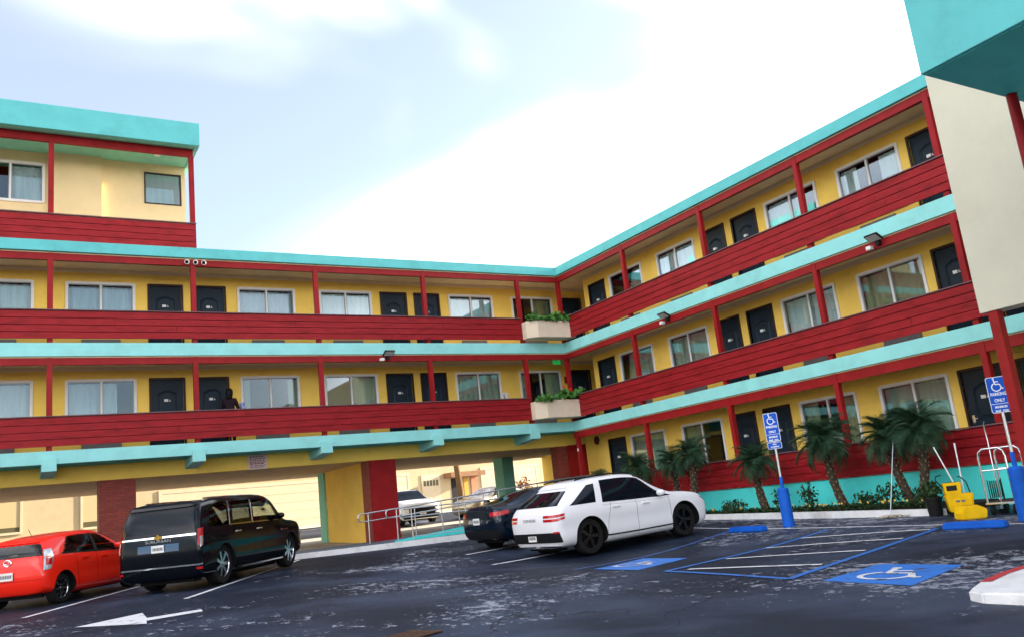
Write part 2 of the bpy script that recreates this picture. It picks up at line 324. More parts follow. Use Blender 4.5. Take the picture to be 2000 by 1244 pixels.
# kerb and walkway slab in front of the wing
kz = -.80
kp = [(6.9, 25.35), (7.18, 25.02), (7.89, 24.80), (9.64, 24.27), (11.95, 23.80), (15.2, 23.2), (16.9, 22.9)]
k = MB()
for (p, q) in zip(kp[:-1], kp[1:]):
    p, q = Vector(p), Vector(q); n = Vector((-(q-p).normalized().y, (q-p).normalized().x))*.28
    zp, zq = zg(*p)-.05, zg(*q)-.05; bI = len(k.v)
    for (pt, z0) in ((p, zp), (q, zq), (q+n, zq), (p+n, zp)): k.v.append((pt.x, pt.y, z0))
    for (pt, z0) in ((p, zp), (q, zq), (q+n, zq), (p+n, zp)): k.v.append((pt.x, pt.y, max(kz, z0+.1)))
    k.f += [tuple(bI+i for i in qd) for qd in ((0, 3, 2, 1), (4, 5, 6, 7), (0, 1, 5, 4), (1, 2, 6, 5), (2, 3, 7, 6), (3, 0, 4, 7))]
tag(k.build('kerb', conc_w), kind='structure')
sl = MB(); pts = [(x+.08, y+.27) for x, y in kp]+[(18.6, 28.6), (6.4, 28.6)]; sl.prism(pts, 'z', -1.3, kz-.012)
tag(sl.build('walkway', walk_m), kind='structure')

# ------------------------------------------------------------------ motel wings
FL = {1: -.33, 2: 2.76, 3: 5.84}; FB = {2: 2.40, 3: 5.45, 4: 8.57}; FT = {2: 2.76, 3: 5.84, 4: 8.90}
def wallmesh(name, m, parent, x0, x1, z0, z1, d, holes, rev=.10):
    xs = sorted({x0, x1, *[h[i] for h in holes for i in (0, 1)]}); zs = sorted({z0, z1, *[h[i] for h in holes for i in (2, 3)]}); b = MB()
    def inh(x, z): return any(h[0] < x < h[1] and h[2] < z < h[3] for h in holes)
    for i in range(len(xs)-1):
        for j in range(len(zs)-1):
            if not inh((xs[i]+xs[i+1])/2, (zs[j]+zs[j+1])/2): b.poly([(xs[i], d, zs[j]), (xs[i+1], d, zs[j]), (xs[i+1], d, zs[j+1]), (xs[i], d, zs[j+1])])
    for h in holes:
        for (p, q) in (((h[0], h[2]), (h[1], h[2])), ((h[1], h[2]), (h[1], h[3])), ((h[1], h[3]), (h[0], h[3])), ((h[0], h[3]), (h[0], h[2]))):
            b.poly([(p[0], d, p[1]), (q[0], d, q[1]), (q[0], d+rev, q[1]), (p[0], d+rev, p[1])])
    # sides so the wall has a real thickness
    b.poly([(x0, d, z0), (x0, d, z1), (x0, d+rev, z1), (x0, d+rev, z0)]); b.poly([(x1, d, z0), (x1, d, z1), (x1, d+rev, z1), (x1, d+rev, z0)])
    return b.build(name, m, parent)
# ---- door and window prototypes (outward = -y, origin bottom centre of the opening)
DW, DH = 1.09, 2.28
def arch(x0, x1, z0, z1, rise, n=8): return [(x0, z0), (x1, z0)]+[(x1+(x0-x1)*i/n, z1+rise*math.sin(math.pi*i/n)) for i in range(n+1)]
_pr = {}
def P(k, fn):
    if k not in _pr: _pr[k] = fn()
    return _pr[k]
def door_leaf():
    b = MB().box(-.475, .475, .04, .085, 0, DH-.07)
    return b.mesh('door', door_m)
def door_mould():   # raised arched moulding
    b = MB()
    for (z0, z1, rise) in ((1.05, 1.78, .12), (.18, .88, .0)):
        o = arch(-.29, .29, z0, z1, rise); i_ = arch(-.245, .245, z0+.045, z1-.04, rise*.9); n = len(o); s = len(b.v)
        b.v += [(x, .041, z) for x, z in o]+[(x, .022, z) for x, z in [((p[0]+q[0])/2, (p[1]+q[1])/2) for p, q in zip(o, i_)]]+[(x, .041, z) for x, z in i_]
        for q in range(n):
            for lay in (0, 1): b.f.append((s+lay*n+q, s+lay*n+(q+1) % n, s+(lay+1)*n+(q+1) % n, s+(lay+1)*n+q))
        ii = arch(-.21, .21, z0+.08, z1-.075, rise*.85); s2 = len(b.v); b.v += [(x, .041, z) for x, z in i_]+[(x, .028, z) for x, z in ii]
        for q in range(n): b.f.append((s2+q, s2+(q+1) % n, s2+n+(q+1) % n, s2+n+q))
        b.f.append(tuple(s2+n+q for q in range(n)))
    return b.mesh('panel', door_m)
def door_frame(): return MB().box(-DW/2, -.48, -.03, .10, 0, DH).box(.48, DW/2, -.03, .10, 0, DH).box(-.48, .48, -.03, .10, DH-.065, DH).mesh('frame', dframe, bevel=.006)
def door_handle(): return MB().box(.36, .42, .018, .04, .98, 1.16).box(.28, .41, -.01, .01, 1.06, 1.085).box(.385, .405, -.01, .03, 1.06, 1.085).mesh('handle', steel)
def door_plate(): return MB().box(-.10, .015, .008, .022, 1.52, 1.60).mesh('number_plate', plate_m)
def door_tri(): return MB().prism([(.035, 1.525), (.10, 1.525), (.06, 1.60)], 'y', .010, .022).mesh('number_plate', mat('plate_grey', (.45, .46, .46), .4))
def door_txt(): return MB().box(-.085, 0, .0055, .009, 1.553, 1.567).mesh('plate_print', grey_t)
def make_door(parent, x, d, z, flip=False):
    o = link('door', P('leaf', door_leaf), parent, (x, d, z))
    for k_, fn in (('frame', door_frame), ('panel', door_mould), ('handle', door_handle), ('number_plate', door_plate), ('number_plate', door_tri)):
        c = link(k_, P('door_'+fn.__name__, fn), o)
        if flip and k_ == 'handle': c.scale.x = -1
    return o
WW, WZ0, WZ1 = 1.95, .55, 2.26
def win_frame(wd=WW, z0=WZ0, z1=WZ1, t=.06):
    h = wd/2
    return MB().box(-h-.02, -h+t, -.045, .06, z0, z1).box(h-t, h+.02, -.045, .06, z0, z1).box(-h+t, h-t, -.045, .06, z1-t, z1+.02).box(-h+t, h-t, -.045, .06, z0-.02, z0+t).mesh('window', white_f, bevel=.006)
def win_mul(z0=WZ0, z1=WZ1): return MB().box(-.028, .028, -.02, .04, z0+.06, z1-.06).mesh('mullion', white_f, bevel=.005)
def sash(wd=WW, z0=WZ0, z1=WZ1):
    h = wd/2-.06; b = MB()
    for s0, s1 in ((-h, -.028), (.028, h)):
        b.box(s0, s0+.022, .0, .03, z0+.06, z1-.06).box(s1-.022, s1, .0, .03, z0+.06, z1-.06).box(s0+.022, s1-.022, 0, .03, z1-.085, z1-.06).box(s0+.022, s1-.022, 0, .03, z0+.06, z0+.085)
    return b.mesh('sash', mat('grey_sash', (.25, .26, .27), .4, metal=.6))
def win_pane(wd=WW, z0=WZ0, z1=WZ1): return MB().box(.028, wd/2-.06, .012, .018, z0+.06, z1-.06).mesh('pane', pane_m)
def curtmat(n, c): return mat(n, c, .9, var=.12, vscale=9, stretch=(1, 1, .1))
curts = [curtmat('curtain_pale', (.66, .68, .64)), curtmat('curtain_sage', (.40, .44, .33)), curtmat('curtain_olive', (.36, .34, .19)), curtmat('curtain_grey', (.52, .56, .58))]
def curtain(x0, x1, seed, z0=WZ0, z1=WZ1):
    rnd = random.Random(seed); n = max(8, int((x1-x0)/.022)); b = MB(); ph = rnd.random()*6; zs = [z0+.02, (z0+z1)/2, z1-.10]
    for j, z in enumerate(zs):
        for i in range(n+1):
            x = x0+(x1-x0)*i/n; amp = .024*(1.1-.25*j)
            b.v.append((x+rnd.uniform(-.002, .002), .13+amp*math.sin(ph+i*.62+.6*math.sin(i*.13+seed))+.008*math.sin(i*.21), z))
    for j in range(2):
        for i in range(n): b.f.append((j*(n+1)+i, j*(n+1)+i+1, (j+1)*(n+1)+i+1, (j+1)*(n+1)+i))
    return b
CV = {'full': [(-.93, .93)], 'left': [(-.93, -.15)], 'right': [(.02, .93)], 'split': [(-.93, -.42), (.30, .93)], 'edges': [(-.93, -.66), (.62, .93)], 'most': [(-.93, .45)], 'mostr': [(-.5, .93)]}
def make_window(parent, x, d, z, style='full', cm=0, wd=WW, z0=WZ0, z1=WZ1):
    kk = (wd, z0, z1)
    o = link('window', P(('wf',)+kk, lambda: win_frame(*kk)), parent, (x, d, z))
    link('mullion', P(('wm',)+kk, lambda: win_mul(z0, z1)), o); link('sash', P(('ws',)+kk, lambda: sash(*kk)), o)
    pm = P(('wp',)+kk, lambda: win_pane(*kk)); link('pane', pm, o); pp = link('pane', pm, o); pp.scale.x = -1
    for i, (a0, a1) in enumerate(CV[style]):
        sc = wd/WW; sd_ = random.randint(0, 5)
        link('curtain', P(('c', style, i, cm, sd_)+kk, lambda: curtain(a0*sc, a1*sc, sd_*7+i, z0, z1).mesh('curtain', curts[cm], smooth=True)), o)
    return o
def make_ac(parent, x, d, z):
    def body():
        b = MB().box(-.55, .55, -.05, .05, .06, .44); return b.mesh('air_conditioner', mat('ac_beige', (.20, .19, .17), .5), bevel=.01)
    def slats():
        b = MB()
        for i in range(22): b.box(-.52+i*.0485, -.495+i*.0485, -.066, -.05, .10, .40)
        return b.mesh('grille', mat('ac_grille', (.30, .30, .30), .4, metal=.4))
    o = link('air_conditioner', P('ac', body), parent, (x, d, z)); link('grille', P('acg', slats), o); return o

def railing(parent, x0, x1, zf, seglen=5.4):
    rl = empty('railing', (0, 0, 0)); rl.parent = parent
    for i in range(4):
        zb = zf+.13+i*.205; x = x0; k = 0; off = (i*1.7) % seglen
        cuts = [x0]; t = x0+seglen-off if off else x0+seglen
        while t < x1-.4: cuts.append(t); t += seglen
        cuts.append(x1)
        for a_, b_ in zip(cuts[:-1], cuts[1:]):
            ln = round(b_-a_-.004, 3)
            me = P(('board', ln), lambda: MB().box(0, ln, -.062, -.022, 0, .188).mesh('board', red, bevel=.004))
            o = link('board', me, rl, (a_+.002, random.uniform(-.003, .003), zb))
    MB().box(x0+.01, x1-.01, -.018, -.006, zf+.135, zf+.95).build('backing', red_p, rl)
    MB().box(x0, x1, -.10, .06, zf+.955, zf+.985).build('cap', cap_m, rl, bevel=.005)
    return rl
def posts(parent, us, z0, z1, wd=.15):
    me = P(('post', round(z1-z0, 3), wd), lambda: MB().box(-wd/2, wd/2, -.015, .135, 0, z1-z0).mesh('post', red_p, bevel=.008))
    for u in us: link('post', me, parent, (u, 0, z0))
D_A, D_B = 1.5, 1.2
GAP = .0

# ---- wing A (straight ahead)
A0 = -23.5
wa = empty('motel_wing', (CX, CY, 0), 0, 'yellow motel wing with red balconies above the open carport, straight ahead', 'building', 'wings of the motel')
postsA = [-17.82-4, -17.82, -13.86, -9.90, -5.88, -1.87]
winA = [x-CX for x in (-.35, 2.475, 7.645, 10.5, 15.645, 18.5)]
doorA = [x-CX for x in (-2.2, 4.375, 5.745, 12.375, 13.745)]
stylesA = {3: [('full', 0), ('full', 3), ('full', 3), ('full', 0), ('full', 0), ('right', 2)], 2: [('full', 3), ('most', 3), ('edges', 1), ('right', 1), ('full', 1), ('split', 1)]}
for s in (2, 3):
    zf = FL[s]; nb = FB[s+1]
    holes = [(u-WW/2, u+WW/2, zf+WZ0, zf+WZ1) for u in winA]+[(u-.48, u+.48, zf+.0, zf+DH-.06) for u in doorA+[1.62]]
    wallmesh('wall', yellow, wa, A0, 4.2, zf, nb-.04, D_A, holes)
    bx('cornice', trim_m, wa, A0, 4.2, D_A-.03, D_A+.002, nb-.16, nb-.035)
    for u, (st, cm) in zip(winA, stylesA[s]): make_window(wa, u, D_A, zf, st, cm); make_ac(wa, u, D_A, zf)
    for i, u in enumerate(doorA+[1.62]): make_door(wa, u, D_A, zf, i % 2 == 0)
    bx('room_shade_sheet', dark_m, wa, A0, 4.2, D_A+.9, D_A+.95, zf, nb-.04)  # near-black sheet paints the shade of the unlit rooms
    bx('floor_slab', deck_m, wa, A0, 4.2, .06, 9.1, FB[s]+.02, zf)
    bx('soffit', ceil_m, wa, A0, 4.2, .0, 9.05, nb-.035, nb)
    bx('beam', red_p, wa, A0, .10, .0, .13, nb-.24, nb-.035)
    posts(wa, postsA+([] if s == 2 else [])+[.06], zf, nb-.03)
    railing(wa, A0, -1.95, zf)
    bx('fascia', teal, wa, A0, -.06 if s == 3 else -.06, -.06, .06, FB[s], FT[s]+.004, bevel=.006)
bx('fascia', teal_shaded, wa, A0, -.10, -.10, .06, FB[4], FT[4], bevel=.006)
bx('roof', conc, wa, A0, 4.2, .06, 9.1, FB[4]+.005, FT[4]-.03)
bx('back_wall', cream, wa, A0, 4.2, 9.0, 9.2, 2.0, FT[4]-.03)
bx('end_wall', cream, wa, A0-.2, A0, .0, 9.2, 2.0, FT[4]-.03)
bx('end_wall', yellow, wa, 4.2, 4.4, 1.2, 9.2, -1, FT[4]-.03)
# carport: yellow edge beam, ceiling, brackets, piers
bx('edge_beam', yellow, wa, A0, 3.0, 1.2, 1.5, 1.94, 2.415)
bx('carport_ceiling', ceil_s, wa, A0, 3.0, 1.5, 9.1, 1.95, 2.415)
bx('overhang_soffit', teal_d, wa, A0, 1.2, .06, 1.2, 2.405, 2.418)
for u in postsA:
    b = MB(); b.prism([(-.13, 2.20), (-.13, 2.56), (-.062, 2.56), (-.062, 2.40), (1.2, 2.40), (1.2, 2.10)], 'x', u-.185, u+.185); b.build('bracket', teal, wa)
def pier(x0, x1, y0, y1, m, name='pier'):
    z0 = zg((x0+x1)/2, (y0+y1)/2)-.1; o = MB().box(x0-CX, x1-CX, y0-CY, y1-CY, z0, 1.955).build(name, m, wa); return o
pier(2.37, 3.38, 28.12, 28.75, brick_m); pier(-5.6, -4.6, 28.12, 28.75, brick_m)
pier(10.86, 11.80, 28.10, 28.16, red_p, 'pier_panel'); pier(10.80, 11.85, 28.16, 28.8, brick_m)
pier(10.95, 11.20, 28.8, 33.3, yellow, 'carport_wall'); pier(10.88, 11.55, 33.3, 34.0, green, 'column'); pier(18.75, 19.30, 32.6, 33.4, green, 'column')
pier(18.72, 19.2, 28.12, 28.6, brick_m); pier(19.2, 22.5, 28.06, 28.2, red_p, 'pier_panel')
# penthouse storey at the left end
px1 = 5.08-CX
wallmesh('penthouse_wall', cream, wa, A0, px1-.0, FT[4]-.03, 12.33, D_A, [(-.95-CX, .89-CX, 10.62, 11.92), (3.81-CX, 4.93-CX, 10.90, 11.98)])
bx('penthouse_wall', cream, wa, 1.0-CX, 2.5-CX, D_A-.16, D_A-.001, FT[4], 12.33)
bx('penthouse_side_wall', cream, wa, px1-.12, px1-.001, D_A+.1, 9, FT[4], 12.33); bx('penthouse_roof', conc, wa, A0, px1, 0, 9, 12.36, 12.9)
bx('penthouse_soffit', green, wa, A0, px1, -.3, 9, 12.30, 12.34)
bx('penthouse_fascia', teal_shaded, wa, A0, 5.22-CX, -.42, -.28, 12.27, 13.05, bevel=.006); bx('penthouse_fascia', teal_shaded, wa, 5.09-CX, 5.219-CX, -.28, 9, 12.27, 13.05)
bx('penthouse_beam', red_p, wa, A0, px1, .0, .13, 12.05, 12.30); posts(wa, [1.02-CX, px1-.06, -3-CX], FT[4], 12.06)
for i in range(4):
    o = MB().box(A0, px1+.02, -.055, -.01, 0, .186).build('board', red, wa, bevel=.004); o.location.z = FT[4]+.01+i*.2
bx('rail_backing', red_p, wa, A0, px1, -.008, .002, FT[4]+.0, 9.71)
bx('penthouse_rail_cap', cap_m, wa, A0, px1+.03, -.08, .05, 9.72, 9.75)
w1 = make_window(wa, -.03-CX, D_A, 10.62, 'right', 0, 1.84, 0.0, 1.30); w1.name = 'window'
df = mat('dark_window_frame', (.05, .04, .035), .4)
bx('window_frame', df, wa, 3.79-CX, 4.95-CX, D_A-.02, D_A+.05, 10.88, 10.92); bx('window_frame', df, wa, 3.79-CX, 4.95-CX, D_A-.02, D_A+.05, 11.95, 11.99)
bx('window_frame', df, wa, 3.79-CX, 3.83-CX, D_A-.018, D_A+.05, 10.92, 11.95); bx('window_frame', df, wa, 4.90-CX, 4.95-CX, D_A-.018, D_A+.05, 10.92, 11.95)
bx('window_pane', pane_m, wa, 3.83-CX, 4.90-CX, D_A+.02, D_A+.026, 10.92, 11.95); bx('window_blind', curts[0], wa, 3.83-CX, 4.90-CX, D_A+.04, D_A+.05, 10.92, 11.95)
bx('room_shade_sheet', dark_m, wa, A0, px1-.2, D_A+.9, D_A+.95, FT[4], 12.3)
MB().lathe([(0, 12.285), (.05, 12.285), (.09, 12.275), (.10, 12.30)], 16, (4.1-CX, .7, 0)).build('downlight', plate_m, wa)

# ---- wing B (right)
wb = empty('motel_wing', (CX, CY, 0), R(-90), 'yellow motel wing running towards the viewer on the right, behind the palms', 'building', 'wings of the motel')
B1 = 19.5
postsB = [4.19, 8.24, 12.19, 16.23]
winB = [2.815, 5.67, 10.86, 13.57, 18.6]; doorB = [.975, 7.575, 8.965, 15.355, 16.75]
stylesB = {1: [('full', 1), ('left', 2), ('split', 2), ('full', 1), ('full', 1)], 2: [('full', 1), ('full', 1), ('full', 0), ('full', 2), ('full', 1)], 3: [('mostr', 1), ('full', 0), ('most', 3), ('split', 0), ('full', 1)]}
for s in (1, 2, 3):
    zf = FL[s]; nb = FB[s+1]; ws = -1.1 if s == 1 else .1
    holes = [(u-WW/2, u+WW/2, zf+WZ0, zf+WZ1) for u in winB]+[(u-.48, u+.48, zf, zf+DH-.06) for u in doorB]
    wallmesh('wall', yellow, wb, ws, B1, zf, nb-.04, D_B, holes)
    bx('cornice', trim_m, wb, ws, B1, D_B-.03, D_B+.002, nb-.16, nb-.035)
    for u, (st, cm) in zip(winB, stylesB[s]): make_window(wb, u, D_B, zf, st, cm); make_ac(wb, u, D_B, zf)
    for i, u in enumerate(doorB): make_door(wb, u, D_B, zf, i % 2 == 1)
    bx('room_shade_sheet', dark_m, wb, ws, B1, D_B+.9, D_B+.95, zf, nb-.04)
    z0 = FB[s]+.02 if s > 1 else -.62
    bx('floor_slab', deck_m, wb, -.04 if s > 1 else -1.5, B1, .06 if s > 1 else .4, 9.1, z0, zf-.002)
    bx('soffit', ceil_m, wb, -.035, B1, .0, 9.05, nb-.033, nb-.001)
    bx('beam', red_p, wb, -.13, B1, .0, .13, nb-.24 if s > 1 else nb-.28, nb-.034)
    posts(wb, postsB, zf, nb-.03)
    railing(wb, .22 if s > 1 else 2.6, B1, zf if s > 1 else zf-.12)
    if s > 1: bx('fascia', teal, wb, -.062, B1, -.06, .06, FB[s], FT[s], bevel=.006)
bx('fascia', teal_shaded, wb, -.102, B1, -.10, .06, FB[4], FT[4]+.002, bevel=.006)
bx('roof', conc, wb, 0, B1, .06, 9.1, FB[4]+.005, FT[4]-.033)
bx('sun_block', cream, wb, B1, 62, .3, 9.2, -1.6, FT[4]-.03)  # unseen mass added to keep the low sun off the lot
bx('back_wall', cream, wb, -9, B1, 9.0, 9.2, -1.2, FT[4]-.03)
bx('post', red_p, wb, .0, .14, -.02, .12, -.9, 2.13); bx('base_wall', turq, wb, 1.0, B1, -.02, .10, -1.6, -.345)
bx('recess_shade', dark_m, wb, .9, B1, .11, .39, -1.6, -.36)  # near-black filler paints the shade in the gap above the base wall
MB().lathe([(0, -.05), (.14, -.05), (.17, -.02), (.17, .0)], 20, (-.30, D_B, 2.0), 'y').build('wall_vent', mat('vent_brown', (.10, .02, .015), .5), wb)
bx('white_notice', plate_m, wb, .03, .11, -.03, -.02, 1.62, 1.72)

# ---- raised wall panel on a post
tw = empty('screen_wall', (14.1, 7.0, zg(14.1, 7)), 0, 'blank pale stucco wall panel raised on a red post, right edge', 'wall')
zz = -zg(14.1, 7)
bx('wall', tower_m, tw, 0, .40, -9, .885, 2.23+zz, 7.0+zz, bevel=.004)
MB().box(.02, .19, .60, .77, -.02, 2.228+zz).build('post', red_p, tw, bevel=.008)
# ---- driveway canopy
cp = empty('driveway_canopy', (10.15, 4.6, zg(10, 4.6)), 0, 'teal box canopy on a thin red pole over the driveway, top right corner', 'canopy')
zz = -zg(10, 4.6)
MB().box(8.52-10.15, 18-10.15, -9-4.6, 4.805-4.6, 4.05+zz, 5.7+zz).build('canopy_box', teal_shaded, cp, bevel=.004)
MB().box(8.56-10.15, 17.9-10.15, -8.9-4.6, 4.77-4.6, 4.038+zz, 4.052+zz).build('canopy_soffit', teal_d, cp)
MB().tube([(0, .12, .0), (0, .12, 4.05+zz)], .062, 16).build('pole', red_p, cp, smooth=True)
# traffic island
il = [(7.82, 5.04), (7.66, 4.97), (7.56, 4.78), (7.60, 4.45), (7.9, 3.2), (8.6, 1), (16, -2), (17, 5.2), (9.57, 5.42), (8.73, 5.32), (8.25, 5.2)]
im = MB().prism(il, 'z', -1.5, -1.25).build('traffic_island', conc_w, bevel=.02); tag(im, kind='structure')
drape('red_kerb_mark', [[(8.15, 5.165), (8.25, 5.18), (8.75, 5.305), (9.57, 5.405), (9.57, 5.30), (8.75, 5.20), (8.2, 5.06)]], pr, 0, 5); bpy.data.objects['red_kerb_mark'].location.z = 0
for v in bpy.data.objects['red_kerb_mark'].data.vertices: v.co.z = -1.246
#PART2
# ------------------------------------------------------------------ cars
def cr4(a, b, c, d, t): return .5*((2*b)+(c-a)*t+(2*a-5*b+4*c-d)*t*t+(3*b-a-3*c+d)*t*t*t)
class Surf:
    def __init__(s, rows): s.rows = [[Vector(p) for p in r] for r in rows]; s.n = len(rows)-1; s.m = 6
    def pt(s, i, j):
        fy = 1
        if i < 0: i = -i; fy = -fy
        if i > s.n: i = 2*s.n-i; fy = -fy
        if j < 0: j = -j; fy = -fy
        if j > s.m: j = 2*s.m-j; fy = -fy
        p = s.rows[i][j]; return Vector((p.x, p.y*fy, p.z))
    def ev(s, u, v):
        i = min(s.n-1, max(0, int(math.floor(u)))); j = min(s.m-1, max(0, int(math.floor(v)))); a, b = u-i, v-j
        q = [cr4(*[s.pt(i+k, j+l) for l in (-1, 0, 1, 2)], b) for k in (-1, 0, 1, 2)]; return cr4(*q, a)
    def nrm(s, u, v):
        e = .02; du = s.ev(min(s.n, u+e), v)-s.ev(max(0, u-e), v); dv = s.ev(u, min(s.m, v+e))-s.ev(u, max(0, v-e)); n = dv.cross(du)
        return n.normalized() if n.length > 1e-9 else Vector((0, 0, 1))
    def ux(s, x, v):
        lo, hi = 0., float(s.n)
        for _ in range(26):
            m_ = (lo+hi)/2
            if s.ev(m_, v).x < x: lo = m_
            else: hi = m_
        return lo
def SR(x, w, zb, zm, zbelt, wb_, zt, wt, t4=.07): return [(x, 0, zb), (x, w*.90, zb), (x, w, zm), (x, wb_, zbelt), (x, wt, zt-t4), (x, wt*.62, zt-.012), (x, 0, zt)]
def row(xs, ys, zs): return list(zip(xs, ys, zs))
dark_glass = mat('dark_car_glass', (.003, .006, .011), .03, spec=.2)
glass_t = glassmat('privacy_car_glass', (.22, .25, .26), .18, .01, .02); glass_f = glassmat('front_car_glass', (.70, .76, .70), .18, .01, .02); lamp_r = mat('red_lamp', (.42, .006, .008), .12, coat=1); lamp_c = mat('clear_lamp', (.50, .52, .55), .12, metal=.6, coat=1); lamp_o = mat('amber_lamp', (.7, .16, .02), .15, coat=1)
plate_c = mat('licence_plate', (.72, .72, .70), .4, var=.25, vscale=40); seam_m = mat('panel_gap', (.004, .004, .004), .7); arch_m = mat('wheel_arch', (.008, .008, .008), .9)
chrome_l = mat('soft_chrome', (.6, .6, .62), .15, metal=1); rim_s = mat('alloy_silver', (.62, .63, .66), .18, metal=1); rim_d = mat('alloy_dark', (.05, .05, .055), .25, metal=.9)
class Car:
    def __init__(s, name, label, cat, rows, paint, ra, fa, track, wr, pos, head, pitch=0, roll=0, spokes=5, rimmat=None, wd=.235, holes=()):
        s.s = Surf(rows); s.ra = ra; s.p = paint
        s.e = empty(name, pos, head, label, cat); s.e.rotation_euler = (roll, -pitch, head)
        sf = s.s; NU, NV = sf.n*8, 48; b = MB(); tags = []
        def cls(u, v):
            x = sf.ev(u, v).x
            for h in holes:
                for lvl, mg, mv in ((2, .028, .045), (3, 0, 0)):
                    if h[0] == 'side':
                        q = (v-h[3])/(h[4]-h[3]); x0 = h[1][0]+(h[1][1]-h[1][0])*q; x1 = h[2][0]+(h[2][1]-h[2][0])*q
                        if h[3]+mv < v < h[4]-mv and x0+mg < x < x1-mg: return lvl
                    if h[0] == 'rear' and u < h[1]-mv*2 and h[2]+mv < v < h[3]-mv: return lvl
                    if h[0] == 'ws' and v > 4.05+mv and h[1]+mg < sf.ev(u, 5.0).x < h[2]-mg: return lvl
            return 0
        if holes: tags = [cls((i+.5)/8, (j+.5)/8) for i in range(NU) for j in range(NV)]
        for sy in (1, -1):
            o = len(b.v)
            for i in range(NU+1):
                for j in range(NV+1):
                    p = sf.ev(i/8, j/8)
                    if j in (0, NV) or i in (0, NU): p.y = 0
                    b.v.append((p.x-ra, max(0, p.y)*sy, p.z))
            b.f += [(o+i*(NV+1)+j, o+(i+1)*(NV+1)+j, o+(i+1)*(NV+1)+j+1, o+i*(NV+1)+j+1) for i in range(NU) for j in range(NV)]
        me = b.mesh('body', [paint, arch_m, paint, black_p], merge=False)
        if holes:
            for k_, p in enumerate(me.polygons): p.material_index = tags[k_ % len(tags)]
        bm = bmesh.new(); bm.from_mesh(me); bmesh.ops.remove_doubles(bm, verts=bm.verts, dist=.002); bmesh.ops.dissolve_degenerate(bm, edges=bm.edges, dist=.0005); bmesh.ops.recalc_face_normals(bm, faces=bm.faces); bm.to_mesh(me); bm.free()
        body = link('body', me, s.e); s.body = body
        cm = MB()
        for x in (0, fa-ra):
            for sy in (1, -1): 
                c0, c1 = (track-wd*.75, track+.6) if sy > 0 else (-track-.6, -track+wd*.75)
                cm.lathe([(0, c0), (wr+.055, c0), (wr+.055, c1), (0, c1)], 40, (x, 0, wr), 'y')
        cme = cm.mesh('cut', [arch_m, arch_m]); co = bpy.data.objects.new('cut', cme); COL.objects.link(co)
        for p in cme.polygons: p.material_index = 1
        md = body.modifiers.new('arch', 'BOOLEAN'); md.object = co; md.operation = 'DIFFERENCE'; md.solver = 'EXACT'
        co.parent = s.e; bpy.context.view_layer.update(); dg = bpy.context.evaluated_depsgraph_get(); nm = bpy.data.meshes.new_from_object(body.evaluated_get(dg))
        body.modifiers.clear(); bpy.data.objects.remove(co)
        if len(nm.polygons) > 200: body.data = nm
        if holes:
            bm = bmesh.new(); bm.from_mesh(body.data); bmesh.ops.delete(bm, geom=[fc for fc in bm.faces if fc.material_index == 2], context='FACES'); bm.to_mesh(body.data); bm.free()
            trim = P('car_trim', lambda: mat('car_interior', (.015, .015, .016), .8)); zf_ = .42; hw_ = track-.12
            for (x, n_) in ((holes[0][1][0]-ra+.75 if len(holes) < 4 else 2.0-ra, 'rear_seat'), (fa-ra-1.45, 'front_seat')):
                for sy in (-1, 1): MB().prism([(x-.28, zf_), (x+.30, zf_), (x+.30, zf_+.22), (x-.10, zf_+.2), (x-.25, zf_+.72), (x-.37, zf_+.70)], 'y', sy*hw_*.48-.23, sy*hw_*.48+.23).box(x-.38, x-.29, sy*hw_*.48-.11, sy*hw_*.48+.11, zf_+.72, zf_+.88).build(n_, trim, s.e, bevel=.03)
            MB().box(fa-ra-.75, fa-ra-.35, -hw_, hw_, zf_+.05, zf_+.42).build('dashboard', trim, s.e, bevel=.05)
            MB().lathe([(.17+.014*math.cos(t), .014*math.sin(t)) for t in [k_*math.pi/3 for k_ in range(6)]], 24, (fa-ra-.82, hw_*.48, zf_+.42), 'x', True).build('steering_wheel', trim, s.e, smooth=True)
        for p in body.data.polygons: p.use_smooth = True
        body.data.set_sharp_from_angle(angle=R(38)); body.data.name = 'body'
        yw = track-wd+.02; MB().box(-ra+.35, wr*-1.25, -yw, yw, .17, .42).box(wr*1.25, fa-ra-wr*1.25, -yw-.08, yw+.08, .15, .42).box(fa-ra+wr*1.25, rows[-1][2][0]-ra-.3, -yw*.8, yw*.8, .17, .42).box(-wr*1.2, wr*1.2, -yw+.28, yw-.28, .2, .5).box(fa-ra-wr*1.2, fa-ra+wr*1.2, -yw+.28, yw-.28, .2, .5).build('under_shade_box', arch_m, s.e)  # black boxes added to deepen the shade under the car
        # wheels
        prof = [(wr*.66, -.5*wd), (wr*.93, -.5*wd), (wr*.985, -.42*wd), (wr, -.25*wd), (wr, .25*wd), (wr*.985, .42*wd), (wr*.93, .5*wd), (wr*.66, .5*wd)]
        tm = MB().lathe(prof, 40, axis='y', closed=True).mesh('wheel', rubber, smooth=True)
        rb = MB(); R1 = wr*.69; rb.lathe([(R1, -.40*wd), (R1*1.02, -.46*wd), (R1*.96, -.47*wd), (R1*.93, -.40*wd), (R1*.90, .2*wd)], 40, axis='y')
        rb.lathe([(0, -.44*wd), (wr*.12, -.43*wd), (wr*.15, -.36*wd)], 20, axis='y')
